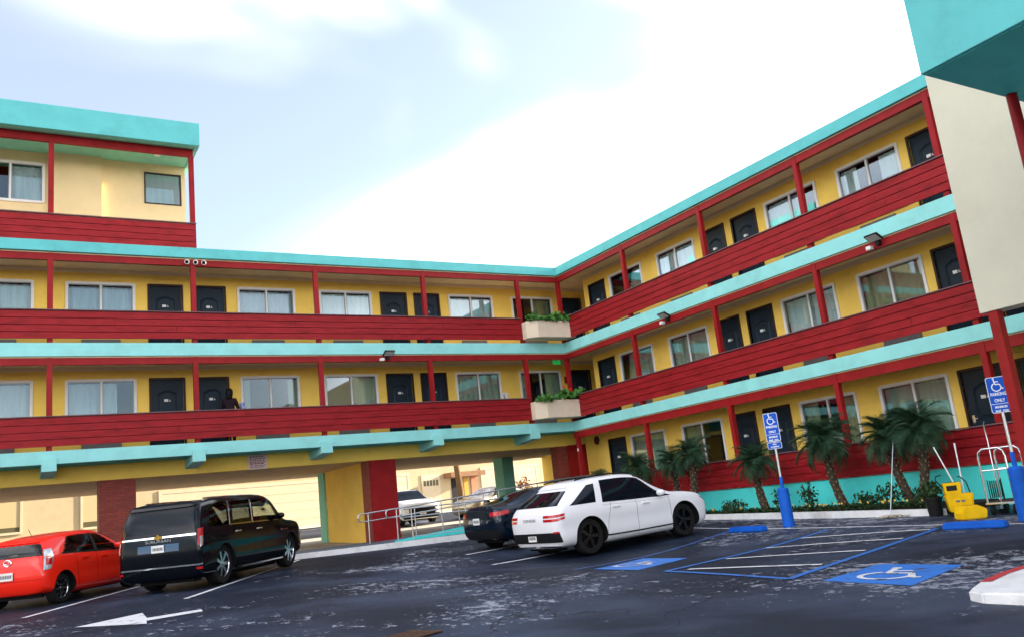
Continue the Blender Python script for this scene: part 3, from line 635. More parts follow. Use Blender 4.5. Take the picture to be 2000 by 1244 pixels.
        for k in range(spokes):
            an = 2*math.pi*k/spokes
            for da in (-.5, .5):
                ww = .62/spokes; a0 = an+da*ww*.9; a1 = an+da*ww*1.6; q = []
                for (rr, aa, hw, yy) in ((wr*.12, a0, .026, -.42*wd), (R1*.95, a1, .020, -.41*wd)):
                    for sgn in (-1, 1): q.append((rr*math.cos(aa)-sgn*hw*math.sin(aa), yy, rr*math.sin(aa)+sgn*hw*math.cos(aa)))
                i0 = len(rb.v); rb.v += q+[(x, y+.03, z) for x, y, z in q]; rb.f += [tuple(i0+t for t in fq) for fq in ((0, 1, 3, 2), (0, 4, 5, 1), (2, 3, 7, 6), (0, 2, 6, 4), (1, 5, 7, 3))]
        for x in (0, fa-ra):
            pass
        rm = rb.mesh('rim', rimmat or rim_s); dm = MB().lathe([(0, .05*wd), (R1*.92, .05*wd)], 32, axis='y').mesh('brake_disc', arch_m)
        for x in (0, fa-ra):
            for sy in (-1, 1):
                wo = link('wheel', tm, s.e, (x, sy*(track-wd/2+.02), wr), 0 if sy < 0 else math.pi); link('rim', rm, wo); link('brake_disc', dm, wo)
    def patch(s, name, m, fn, nu=14, nv=8, off=.006, sides=(1, -1), parent=None, center=False, smooth=True):
        res = []
        for sy in sides:
            b = MB(); uv = [[fn(i/nu, j/nv) for j in range(nv+1)] for i in range(nu+1)]
            for lay in (off, -.012):
                for i in range(nu+1):
                    for j in range(nv+1):
                        u, v = uv[i][j]; mir = 1
                        if u < 0: u = -u; mir = -1
                        p = s.s.ev(u, v)+s.s.nrm(u, v)*lay; b.v.append((p.x-s.ra, p.y*mir*sy, p.z))
            L2 = (nu+1)*(nv+1); I = lambda i, j: i*(nv+1)+j
            for i in range(nu):
                for j in range(nv): b.f.append((I(i, j), I(i+1, j), I(i+1, j+1), I(i, j+1)))
            rim = [(i, 0) for i in range(nu)]+[(nu, j) for j in range(nv)]+[(i, nv) for i in range(nu, 0, -1)]+[(0, j) for j in range(nv, 0, -1)]
            for a_, b_ in zip(rim, rim[1:]+rim[:1]): b.f.append((I(*a_), I(*b_), L2+I(*b_), L2+I(*a_)))
            res.append(b.build(name, m, parent or s.e, smooth=smooth))
        return res
    def rear(s, name, m, u0, u1, v0, v1, off=.006, vt=None, **k):   # patch on the tail, centred if u0 == -u1
        return s.patch(name, m, lambda a, b: (u0+(u1-u0)*a, v0+(v1-v0)*b), off=off, sides=(1,) if u0 < 0 else (1, -1), **k)
    def side(s, name, m, xr, xf, v0, v1, off=.006, **k):            # xr/xf: (bottom, top)
        def fn(a, b):
            v = v0+(v1-v0)*b; x0 = xr[0]+(xr[1]-xr[0])*b; x1 = xf[0]+(xf[1]-xf[0])*b; return (s.s.ux(x0+(x1-x0)*a, v), v)
        return s.patch(name, m, fn, off=off, **k)
    def seam(s, xs, v0, v1, wd=.007): 
        for x in xs: s.side('panel_gap', seam_m, (x[0], x[1]), (x[0]+wd, x[1]+wd), v0, v1, off=.0015, nu=1, nv=12)
    def hseam(s, x0, x1, v, dv=.010, m=None, name='panel_gap', off=.0015): s.side(name, m or seam_m, (x0, x0), (x1, x1), v, v+dv, off=off, nu=24, nv=1)
    def handle(s, x, v, m=None):
        u = s.s.ux(x, v); p = s.s.ev(u, v)
        for sy in (1, -1): MB().box(-.11, .11, -.02, .02, -.013, .013).build('door_handle', m or s.p, s.e, (p.x-s.ra, (p.y+.012)*sy, p.z), bevel=.006)
    def mirror(s, x, v, m=None):
        u = s.s.ux(x, v); p = s.s.ev(u, v)
        for sy in (1, -1):
            b = MB(); b.lathe([(0, -.12), (.055, -.105), (.085, -.05), (.09, .03), (.075, .09), (0, .11)], 14, (0, 0, 0), 'y'); o = b.build('wing_mirror', m or s.p, s.e, (p.x-s.ra, (p.y+.14)*sy, p.z+.06), smooth=True); o.scale = (.75, 1, .8)
            MB().tube([(0, 0, 0), (0, .10*sy, .04)], .02, 8).build('mirror_stalk', black_p, s.e, (p.x-s.ra, p.y*sy-.02*sy, p.z))
    def plate(s, v, tilt=0, wd=.31, h=.155, dx=.012):
        p = s.s.ev(0, v); o = MB().box(-.008, 0, -wd/2, wd/2, -h/2, h/2).build('licence_plate', plate_c, s.e, (p.x-s.ra-dx, 0, p.z)); o.rotation_euler = (0, tilt, 0)
        t = MB()
        for k in range(7): t.box(-.011, -.009, -.125+k*.037, -.100+k*.037, -.035, .03)
        t.build('plate_print', grey_t, o); return o
    def text(s, txt, size, v, m, dx=.010, tilt=0, u=0, sp=1):
        p = s.s.ev(u, v); me = textmesh(txt, size, m); o = link('lettering', me, s.e); 
        o.matrix_basis = Matrix.Translation((p.x-s.ra-dx, -p.y, p.z)) @ Matrix.Rotation(tilt, 4, 'Y') @ Matrix(((0, 0, -1, 0), (-1, 0, 0, 0), (0, 1, 0, 0), (0, 0, 0, 1))) @ Matrix.Diagonal((sp, 1, 1, 1))
def paint(n, c, metal=.25, rough=.28): return lined(mat(n, c, rough, metal=metal, coat=.6), c)
def lined(m, c):   # cabin lining on the inner side of the shell
    t = m.node_tree; g_ = N(t, 'ShaderNodeNewGeometry'); x_ = N(t, 'ShaderNodeMixRGB'); x_.inputs[1].default_value = (*c, 1); x_.inputs[2].default_value = (.03, .03, .032, 1)
    t.links.new(g_.outputs['Backfacing'], x_.inputs[0]); t.links.new(x_.outputs[0], t.nodes['Principled BSDF'].inputs['Base Color']); return m
def place(axle_right, head, half):   # rear axle centre from the right rear wheel's ground contact
    h = Vector((math.cos(head), math.sin(head))); rt = Vector((h.y, -h.x)); c = Vector(axle_right)-rt*half; return c
def ground_pose(c, head, wb_):
    h = Vector((math.cos(head), math.sin(head))); q = c+h*wb_; z0, z1 = zg(*c), zg(*q); return (c.x, c.y, z0+.006), math.atan2(z1-z0, wb_)
# --- white crossover
X7 = lambda *a: a
rowsW = [row([.32, .15, .02, .10, .66, .80, .84], [0]*7, [.24, .26, .64, 1.05, 1.42, 1.53, 1.55]),
         row([.33, .16, .04, .12, .67, .80, .84], [0, .58, .62, .60, .42, .30, 0], [.24, .26, .64, 1.05, 1.42, 1.53, 1.55]),
         row([.42, .26, .13, .21, .72, .82, .84], [0, .80, .88, .84, .59, .40, 0], [.24, .26, .64, 1.05, 1.42, 1.53, 1.555]),
         row([.62, .52, .42, .48, .95, .98, .98], [0, .85, .95, .905, .63, .42, 0], [.24, .26, .70, 1.05, 1.48, 1.575, 1.59]),
         SR(1.30, .955, .22, .70, 1.04, .915, 1.615, .67), SR(1.78, .945, .21, .68, 1.02, .91, 1.63, .67), SR(2.3, .94, .21, .66, 1.00, .91, 1.62, .665),
         SR(2.72, .94, .21, .66, .99, .91, 1.55, .65), SR(3.12, .94, .21, .66, .975, .91, 1.30, .70, .05), SR(3.5, .95, .21, .68, .985, .905, 1.10, .79, .03), SR(3.9, .955, .22, .68, .97, .90, 1.06, .78, .03), SR(4.3, .94, .22, .66, .92, .87, 1.00, .72, .03),
         row([4.38, 4.48, 4.57, 4.53, 4.53, 4.54, 4.55], [0, .76, .86, .82, .64, .40, 0], [.22, .24, .58, .82, .91, .935, .945]),
         row([4.50, 4.58, 4.66, 4.62, 4.58, 4.57, 4.57], [0, .52, .60, .56, .42, .28, 0], [.22, .24, .56, .80, .88, .90, .905]),
         row([4.53, 4.62, 4.70, 4.66, 4.62, 4.60, 4.60], [0]*7, [.22, .24, .56, .80, .88, .90, .90])]
def dress_cross(c, lampstyle='twin', name=None):
    c.rear('rear_window', dark_glass, -1.85, 1.85, 3.16, 3.93); c.rear('roof_spoiler', c.p, -1.7, 1.7, 4.15, 5.4, off=.03)
    c.side('side_window', dark_glass, (1.40, 1.55), (3.46, 2.70), 3.04, 3.93); c.side('quarter_window', dark_glass, (.50, 1.16), (1.22, 1.36), 3.08, 3.82)
    c.patch('windscreen', dark_glass, lambda a, b: (c.s.ux(3.42+(2.62-3.42)*b, 5.0), 4.05+1.95*a), sides=(1, -1))
    c.seam([(1.38, 1.62)], 1.2, 3.0); c.seam([(2.32, 2.36)], 1.2, 3.0); c.seam([(3.36, 3.36)], 1.2, 3.0); c.hseam(1.38, 3.4, 2.90, .008); c.handle(1.75, 2.75); c.handle(2.62, 2.75); c.mirror(3.05, 3.12)
    c.hseam(1.35, 3.45, 1.30, .06, black_p, 'sill_trim', .006)
    b = MB()
    for sy in (1, -1): b = MB().tube([(x-c.ra, sy*.60, c.s.ev(c.s.ux(x, 5), 5).z+.035) for x in (.95, 1.2, 1.7, 2.2, 2.55)], .016, 8); b.build('roof_rail', black_p, c.e, smooth=True)
    c.patch('headlight', lamp_c, lambda a, b: (11.25+.9*a, 2.62+.22*b))
    c.patch('grille', black_p, lambda a, b: (c.s.n-1.0+2.0*a if False else c.s.n-1.1*(1-a), 1.5+1.1*b))
hw = R(2.5); cW, pw_ = ground_pose(place((10.95, 15.6), hw, .80), hw, 2.82)
white_c = Car('crossover_car', 'white crossover parked beside the accessible bays, dark wheels', 'car', rowsW, paint('white_car_paint', (.74, .74, .77), 0, .3),   .97, 3.79, .955-.10, .378, cW, hw, pw_, 0, 5, rim_d, .26)
dress_cross(white_c)
for v in (2.40, 2.59): white_c.rear('tail_light', lamp_r, .78, 2.75, v, v+.13, off=.008, nu=16, nv=2)
white_c.rear('rear_bumper', black_p, -2.05, 2.05, 1.34, 1.84, off=.008, nu=24); white_c.rear('skid_trim', rim_s, -1.9, 1.9, 1.02, 1.14, off=.02, nu=24, nv=2)
white_c.rear('reflector', lamp_r, 1.45, 2.0, 1.80, 1.88, off=.014, nu=6, nv=2)
white_c.plate(1.62, 0); white_c.text('GENESIS', .085, 2.52, chrome, .012, R(4), 0, 1.6)
for sy in (1, -1):
    o = MB().lathe([(.045, 0), (.062, -.01), (.066, .04), (.05, .06)], 24, axis='x').build('exhaust_tip', chrome, white_c.e, (.16-.97, .64*sy, .36), smooth=True); o.scale = (1, 1.5, .95)
# --- dark blue fastback
rowsS = [row([.30, .14, .02, .06, .12, .18, .22], [0]*7, [.25, .28, .60, .93, 1.05, 1.08, 1.09]),
         row([.31, .16, .04, .08, .14, .2, .22], [0, .58, .62, .60, .50, .32, 0], [.25, .28, .60, .93, 1.05, 1.08, 1.09]),
         row([.40, .26, .14, .18, .24, .28, .28], [0, .78, .86, .82, .66, .42, 0], [.25, .28, .60, .93, 1.04, 1.09, 1.10]),
         row([.58, .50, .42, .48, .52, .54, .54], [0, .84, .92, .88, .70, .44, 0], [.22, .24, .64, .95, 1.06, 1.12, 1.13]),
         SR(.95, .925, .20, .66, .96, .88, 1.22, .68, .07), SR(1.45, .925, .20, .66, .95, .88, 1.37, .62), SR(2.0, .92, .20, .65, .94, .88, 1.42, .60), SR(2.5, .92, .20, .64, .93, .88, 1.40, .60), SR(2.85, .92, .2, .64, .92, .88, 1.30, .62),
         SR(3.2, .92, .2, .64, .91, .87, 1.12, .68, .05), SR(3.5, .92, .2, .64, .90, .86, .98, .72, .03), SR(3.95, .92, .2, .64, .86, .85, .90, .70, .03), SR(4.3, .90, .2, .6, .78, .80, .81, .6, .03),
         row([4.42, 4.5, 4.56, 4.52, 4.5, 4.5, 4.5], [0, .62, .70, .66, .5, .3, 0], [.2, .22, .5, .68, .74, .76, .76]), row([4.5, 4.6, 4.68, 4.62, 4.6, 4.58, 4.58], [0]*7, [.2, .22, .5, .66, .72, .74, .74])]
hs = R(3); cS, ps = ground_pose(place((11.15, 18.55), hs, .78), hs, 2.85)
sedan = Car('fastback_car', 'dark blue fastback with red tail lights, left of the white crossover', 'car', rowsS, paint('navy_car_paint', (.003, .010, .022), .2, .25), .95, 3.8, .82, .345, cS, hs, ps, 0, 5, rim_d)
sedan.patch('rear_window', dark_glass, lambda a, b: (sedan.s.ux(.62+.85*b, 5.0), 4.12+1.88*a))
sedan.side('side_window', dark_glass, (1.05, 1.5), (3.25, 2.75), 3.06, 3.9); sedan.rear('tail_light', lamp_r, .95, 2.9, 2.62, 2.95, off=.008); sedan.rear('rear_diffuser', black_p, -1.9, 1.9, 1.05, 1.7, off=.008, nu=24)
sedan.seam([(1.4, 1.6), (2.4, 2.45)], 1.2, 3.0); sedan.handle(1.8, 2.75); sedan.plate(2.35, 0); sedan.mirror(3.0, 3.1)
for sy in (1, -1): o = MB().lathe([(.04, 0), (.055, -.01), (.058, .05)], 20, axis='x').build('exhaust_tip', chrome, sedan.e, (.17-.95, .55*sy, .34), smooth=True); o.scale.y = 1.6
# --- black full-size SUV
rowsB = [row([.30, .10, .02, .06, .20, .30, .32], [0]*7, [.27, .29, .72, 1.22, 1.74, 1.86, 1.88]),
         row([.31, .11, .03, .07, .21, .30, .32], [0, .70, .76, .75, .70, .50, 0], [.27, .29, .72, 1.22, 1.74, 1.86, 1.88]),
         row([.38, .18, .08, .12, .27, .35, .36], [0, .93, .99, .97, .875, .58, 0], [.27, .29, .72, 1.22, 1.76, 1.875, 1.89]),
         row([.5, .38, .28, .33, .52, .56, .56], [0, .95, 1.03, 1.005, .90, .60, 0], [.26, .28, .8, 1.24, 1.80, 1.895, 1.91]),
         SR(1.2, 1.035, .27, .86, 1.25, 1.005, 1.93, .905, .055), SR(2.0, 1.03, .26, .84, 1.25, 1.0, 1.935, .905, .055), SR(2.9, 1.03, .26, .84, 1.245, 1.0, 1.93, .905, .055), SR(3.6, 1.03, .26, .84, 1.24, 1.0, 1.91, .905, .055), SR(4.05, 1.03, .26, .84, 1.235, 1.0, 1.80, .88, .06),
         SR(4.42, 1.03, .26, .84, 1.22, .99, 1.53, .89, .05), SR(4.75, 1.03, .36, .84, 1.20, .98, 1.29, .88, .03), SR(5.2, 1.03, .36, .82, 1.16, .97, 1.24, .86, .03), SR(5.62, 1.0, .36, .8, 1.10, .94, 1.18, .8, .03),
         row([5.7, 5.75, 5.82, 5.78, 5.76, 5.76, 5.76], [0, .72, .80, .78, .66, .4, 0], [.36, .38, .7, 1.0, 1.1, 1.13, 1.14]), row([5.75, 5.83, 5.9, 5.86, 5.84, 5.83, 5.83], [0]*7, [.36, .38, .7, 1.0, 1.1, 1.12, 1.12])]
hb = math.atan2(math.cos(R(40)), math.sin(R(40))); cB, pB = ground_pose(place((4.05, 19.53), hb, .84), hb, 3.3)
blackp = mat('black_car_paint', (.002, .003, .006), .10, spec=.22)
suv = Car('suv_car', 'black full-size SUV with chrome trim parked between the red hatchback and the kerb', 'car', rowsB, blackp, 1.2, 4.95, .93, .42, cB, hb, pB, 0, 7, rim_s, .28, [('side', (1.62, 1.68), (2.62, 2.62), 3.10, 3.86), ('side', (2.80, 2.80), (4.28, 3.86), 3.10, 3.86), ('side', (.52, .66), (1.42, 1.45), 3.10, 3.86), ('ws', 4.02, 4.70)])
suv.rear('rear_window', dark_glass, -2.1, 2.1, 3.12, 3.92); suv.rear('roof_spoiler', blackp, -1.9, 1.9, 4.1, 5.4, off=.03)
suv.rear('tail_light', lamp_r, 1.75, 2.75, 2.45, 3.12, off=.010); suv.rear('tail_light_lens', lamp_c, 2.05, 2.62, 2.36, 2.80, off=.014, nu=6)
suv.rear('chrome_bar', chrome, -1.55, 1.55, 2.88, 2.95, off=.016, nu=20, nv=2); suv.rear('bumper_strip', chrome, -2.2, 2.2, 1.60, 1.66, off=.018, nu=24, nv=2)
suv.rear('reflector', lamp_r, 1.35, 2.1, 1.42, 1.52, off=.012, nu=6, nv=2); suv.rear('plate_recess', mat('recess_blue_black', (.02, .06, .13), .15, coat=1), -.62, .62, 2.30, 2.62, off=.005); suv.plate(2.45, R(-2), dx=.02)
suv.text('SUBURBAN', .085, 2.76, chrome_l, .016, 0, 0, 1.5); p = suv.s.ev(0, 2.92)
MB().prism([(-.10, -.03), (-.03, -.03), (-.03, -.055), (.03, -.055), (.03, -.03), (.10, -.03), (.09, .03), (.03, .03), (.03, .055), (-.03, .055), (-.03, .03), (-.09, .03)], 'x', -.03, -.01).build('emblem', mat('gold_badge', (.35, .22, .05), .4, metal=1), suv.e, (p.x-1.2, 0, p.z))
for xr, xf in (((.52, .66), (1.42, 1.45)), ((1.62, 1.68), (2.62, 2.62)), ((2.80, 2.80), (4.28, 3.86))): suv.side('side_window', glass_f if xr[0] > 2.7 else glass_t, xr, xf, 3.10, 3.86)
suv.hseam(1.6, 4.25, 3.055, .035, chrome, 'window_trim', .008)
suv.side('window_trim', chrome, (1.50, 1.53), (1.535, 1.565), 3.06, 3.9, off=.008, nu=1); suv.side('window_trim', chrome, (2.70, 2.70), (2.735, 2.735), 3.06, 3.9, off=.008, nu=1)
suv.patch('windscreen', glass_f, lambda a, b: (suv.s.ux(4.72-.72*b, 5.0), 4.05+1.95*a)); suv.seam([(1.62, 1.60), (2.72, 2.72), (4.15, 4.15)], 1.25, 3.0)
suv.handle(1.9, 2.72, chrome); suv.handle(3.05, 2.72, chrome); suv.mirror(4.1, 3.15, blackp); suv.side('badge', chrome, (4.35, 4.35), (4.75, 4.75), 2.36, 2.42, off=.008, nu=4, nv=1)
for sy in (1, -1):
    MB().tube([(x-1.2, sy*.74, suv.s.ev(suv.s.ux(x, 5), 5).z+.03) for x in (.75, 1.2, 2.2, 3.2, 3.7)], .02, 8).build('roof_rail', chrome, suv.e, smooth=True)
    MB().box(.6, 3.1, sy*1.0-.08, sy*1.0+.08, .27, .33).build('running_board', black_p, suv.e, bevel=.02); MB().box(.7, 3.0, sy*1.08-.004, sy*1.08+.006, .29, .315).build('board_trim', chrome, suv.e)
    MB().lathe([(.035, 0), (.05, -.01), (.052, .06)], 18, axis='x').build('exhaust_tip', chrome, suv.e, (.14-1.2, .68*sy, .44), smooth=True)
suv.e.scale = (.90, .90, .95)
for o in suv.e.children:
    if o.name.startswith('wheel'): o.scale = (1/.90, 1, 1/.95); o.location.z = .42/.95
# --- red hatchback
rowsR = [row([.24, .10, .02, .08, .22, .36, .40], [0]*7, [.25, .28, .56, 1.00, 1.24, 1.33, 1.34]),
         row([.25, .11, .03, .09, .23, .36, .40], [0, .54, .58, .56, .46, .30, 0], [.25, .28, .56, 1.00, 1.24, 1.33, 1.34]),
         row([.32, .20, .10, .17, .32, .40, .41], [0, .72, .79, .74, .56, .36, 0], [.25, .28, .56, .99, 1.23, 1.335, 1.35]),
         row([.50, .42, .34, .42, .56, .58, .58], [0, .78, .848, .80, .60, .38, 0], [.22, .24, .60, .98, 1.28, 1.375, 1.385]),
         SR(.95, .85, .20, .62, .97, .81, 1.42, .60), SR(1.4, .845, .19, .6, .95, .81, 1.445, .605), SR(1.85, .84, .19, .6, .93, .81, 1.44, .60), SR(2.2, .84, .19, .6, .92, .81, 1.38, .59), SR(2.55, .84, .19, .6, .91, .805, 1.22, .63, .05),
         SR(2.9, .845, .19, .6, .90, .80, 1.04, .68, .04), SR(3.15, .848, .2, .6, .87, .79, .95, .68, .03), SR(3.5, .83, .2, .58, .80, .76, .86, .62, .03), row([3.7, 3.74, 3.8, 3.74, 3.72, 3.72, 3.72], [0, .58, .66, .62, .48, .3, 0], [.2, .22, .5, .68, .74, .77, .77]), row([3.8, 3.88, 3.96, 3.9, 3.86, 3.85, 3.85], [0]*7, [.2, .22, .5, .66, .72, .74, .74])]
hr = math.atan2(math.cos(R(38)), math.sin(R(38))); cR, pR = ground_pose(place((1.01, 20.52), hr, .74), hr, 2.55)
redp = paint('red_car_paint', (.80, .018, .006), 0, .3)
hat = Car('hatchback_car', 'bright red hatchback at the left edge with silver multi-spoke wheels', 'car', rowsR, redp, .64, 3.19, .755, .30, cR, hr, pR, 0, 8, rim_s, .19, [('side', (.62, 1.00), (2.84, 2.12), 3.06, 3.92), ('rear', 1.75, 3.03, 3.95), ('ws', 2.18, 2.84)])
hat.rear('rear_window', glass_f, -1.75, 1.75, 3.03, 3.95); hat.rear('roof_spoiler', redp, -1.6, 1.6, 4.1, 5.4, off=.028)
hat.patch('tail_light', lamp_c, lambda a, b: (1.80+.10*b+(.95-.35*abs(b-.45))*a, 2.36+1.06*b), off=.010); hat.rear('tail_light_lens', lamp_r, 2.02, 2.62, 2.55, 2.85, off=.015, nu=6); hat.rear('indicator', lamp_o, 2.0, 2.55, 2.88, 2.98, off=.015, nu=6, nv=2)
hat.side('side_window', glass_f, (.62, 1.00), (2.84, 2.12), 3.06, 3.92)
hat.side('door_pillar', black_p, (1.70, 1.72), (1.80, 1.80), 3.06, 3.88, off=.009, nu=2)
hat.patch('windscreen', glass_f, lambda a, b: (hat.s.ux(2.86-.70*b, 5.0), 4.05+1.95*a)); hat.seam([(1.10, 1.0), (1.74, 1.74), (2.74, 2.74)], 1.2, 3.0); hat.handle(1.32, 2.72); hat.handle(2.0, 2.72); hat.mirror(2.45, 3.12)
hat.rear('plate_recess', redp, -1.0, 1.0, 2.16, 2.48, off=.002); hat.plate(2.22, 0, dx=.02); hat.hseam(.9, 2.8, 2.35, .006); hat.rear('panel_gap', seam_m, -1.75, 1.75, 1.93, 1.945, off=.0015, nu=24, nv=1)
p = hat.s.ev(0, 2.78); o = MB().lathe([(.052, -.014), (.060, -.02), (.068, -.014)], 28, axis='x', closed=True).build('emblem', chrome, hat.e, (p.x-.64, 0, p.z)); o.scale.y = 1.35
o = MB().lathe([(.026, -.014), (.032, -.02), (.036, -.014)], 20, axis='x', closed=True).build('emblem', chrome, hat.e, (p.x-.64, 0, p.z)); o.scale.y = 1.5
hat.text('c', .07, 2.62, chrome, .012, 0, 1.15)
MB().tube([(.15, 0, 1.37), (.02, 0, 1.55)], .006, 6).build('antenna', black_p, hat.e)
# --- far cars in the street beyond the carport
def far(name, label, rows, pm, pos, head, sc=1.0):
    c = Car(name, label, 'car', rows, pm, .97, 3.79, .855, .35, (pos[0], pos[1], zg(*pos)+.01), head, 0, 0, 7, rim_s); c.e.scale = (sc, sc, sc); return c
hsu = R(-94); c = far('estate_car', 'white crossover with black grille seen past the red pier, beyond the ramp', rowsW, paint('white_far_paint', (.62, .63, .64), .1, .3), (17.4, 41.7), hsu, 1.04); dress_cross(c)
n_ = c.s.n
c.patch('bumper', black_p, lambda a, b: (n_-2.3*(1-a), 1.05+.55*b)); p = c.s.ev(n_, 1.75); MB().box(0, .012, -.16, .16, -.07, .07).build('licence_plate', plate_c, c.e, (p.x-.97+.02, 0, p.z))
hta = R(200); c2 = far('saloon_car', 'tan saloon with silver-coloured windscreen parked across the street behind the ramp rails', rowsS, paint('tan_car_paint', (.30, .25, .17), .5, .3), (24.0, 41.4), hta, 1.06)
c2.side('side_window', dark_glass, (1.05, 1.5), (3.25, 2.75), 3.06, 3.9); c2.patch('windscreen', lamp_c, lambda a, b: (c2.s.ux(3.45-.62*b, 5.0), 4.05+1.95*a)); c2.patch('headlight', lamp_c, lambda a, b: (12.2+.7*a, 2.6+.3*b)); c2.mirror(3.0, 3.1); c2.seam([(1.4, 1.6), (2.4, 2.45)], 1.2, 3.0); c2.hseam(1.2, 3.4, 3.9, .05, black_p, 'window_trim', .008)  # the windscreen's silver reflection is put into its material colour

# ------------------------------------------------------------------ added bounce block and the house across the street
ap = empty('bounce_block', (-29, 32, zg(-29, 32)), 0, 'plain cream block added out of view on the left to bounce light', 'building')  # unseen block added to bounce warm light onto the right wing
bx('wall', ygarage, ap, -8, 0, -15, 20, 0, 11.5); bx('roof', conc, ap, -8.4, .4, -15.4, 20.4, 11.5, 11.9)
for k_ in range(6):
    for s_ in range(3): wv_ = MB().box(0, .06, -13+k_*6, -11.2+k_*6, 1.5+s_*3.4, 3.2+s_*3.4).build('window', white_f, ap); bx('pane', glassy, wv_, .06, .066, -12.9+k_*6, -11.3+k_*6, 1.6+s_*3.4, 3.1+s_*3.4)
hs_ = empty('garage_house', (17, 54.6, zg(17, 54)), R(10), 'cream house with wide garage doors across the street, seen through the carport', 'house')
def hb_(n, m, x0, x1, y0, y1, z0, z1, par=None): return bx(n, m, par or hs_, x0, x1, y0, y1, z0, z1)
hb_('wall', ygarage, -24, 27, 0, 6, -.4, 6.2); hb_('roof', conc, -24.5, 27.5, -.5, 6.5, 6.2, 6.5)
for (x0, x1) in ((-9.4, 1.2), (5.0, 7.4), (14.2, 19.6)):
    fr = MB().box(x0-.2, x0, -.06, .01, 0, 2.75).box(x1, x1+.2, -.06, .01, 0, 2.75).box(x0-.2, x1+.2, -.06, .01, 2.75, 2.95).build('garage_door', gwhite, hs_)
    for i in range(5):
        bx('panel', gwhite, fr, x0+.01, x1-.01, -.045, -.005, .02+i*.545, .55+i*.545)
for (x0, x1, z0, z1) in ((-17.6, -16.6, 1.4, 3.0), (-13.6, -12.6, 1.3, 3.2), (-21.5, -20.4, 1.3, 3.2)):
    fr = MB().box(x0-.12, x0, -.06, .01, z0-.12, z1+.12).box(x1, x1+.12, -.06, .01, z0-.12, z1+.12).box(x0, x1, -.06, .01, z1, z1+.12).box(x0, x1, -.08, .01, z0-.12, z0).build('window', gwhite, hs_)
    bx('pane', glassy, fr, x0, x1, -.02, .0, z0, z1); bx('blind', mat('blind', (.45, .36, .2), .8), fr, x0, x1, -.03, -.021, z0+(z1-z0)*.15, z1)
dr = hb_('door', gwhite, 8.6, 10.2, -.05, .01, 0, 2.7)
for i in range(5): bx('pane', glassy, dr, 8.75+i*.27, 8.95+i*.27, -.06, -.04, 1.9, 2.3)
hb_('entry_canopy', mat('terracotta', (.24, .13, .07), .8, var=.2), 10.6, 13.8, -.9, .01, 2.35, 2.7); hb_('entry_door', dark_m, 11.2, 12.2, -.03, .01, 0, 2.3); hb_('brick_panel', mat('pale_brick', (.42, .2, .12), .8, var=.3, vscale=10), 13.0, 13.6, -.08, .01, 0, 2.35); hb_('side_light', mat('ochre', (.5, .3, .05), .6), 12.35, 12.75, -.04, .01, 0, 2.3)
bt = empty('street_tree', (24.6, 48.5, zg(24.6, 48.5)), 0, 'bare brown tree trunk on the far pavement between the doors', 'tree')
MB().tube([(0, 0, 0), (.05, 0, 1.4), (-.03, .1, 3.0), (.1, .1, 5)], [.24, .2, .18, .14], 12).build('trunk', mat('brown_bark', (.16, .09, .04), .9, var=.4, vscale=9, bump=.7), bt, smooth=True)
MB().tube([(.1, .1, 4.9), (.7, .3, 6.2), (1.2, .3, 7.2)], [.11, .08, .05], 8).tube([(.08, .1, 4.8), (-.5, -.2, 6), (-.9, -.3, 7)], [.1, .07, .04], 8).build('limb', MATS['brown_bark'], bt)
def leafball(name, m, parent, c, rx, ry, rz_, n, size, seed, shell=.55, up=.3):
    rn = random.Random(seed); b = MB()
    for _ in range(n):
        v = Vector((rn.gauss(0, 1), rn.gauss(0, 1), rn.gauss(0, 1))).normalized()*(shell+(1-shell)*rn.random()); p = Vector((c[0]+v.x*rx, c[1]+v.y*ry, c[2]+v.z*rz_))
        a_ = Vector((rn.uniform(-1, 1), rn.uniform(-1, 1), rn.uniform(-.4, 1))).normalized(); e1 = a_.cross(Vector((rn.uniform(-1, 1), rn.uniform(-1, 1), .3))).normalized(); e2 = a_.cross(e1); s_ = size*rn.uniform(.6, 1.3)
        b.poly([p-e1*s_*.5, p+e2*s_*.35, p+e1*s_*.6, p-e2*s_*.35])
    return link(name, b.mesh(name, m, merge=False), parent)
leafball('crown', dry_l, bt, (.2, 0, 7.4), 2.2, 1.8, 1.4, 900, .25, 3)
bs = empty('dry_bush', (27.0, 44.8, zg(27, 44.8)), 0, 'rusty brown bush behind the green column beyond the ramp', 'bush')
leafball('foliage', dry_l, bs, (0, 0, .9), .7, .6, 1.0, 500, .16, 5); MB().tube([(0, 0, 0), (0, 0, 1.2)], .03, 6).build('stem', bark, bs)

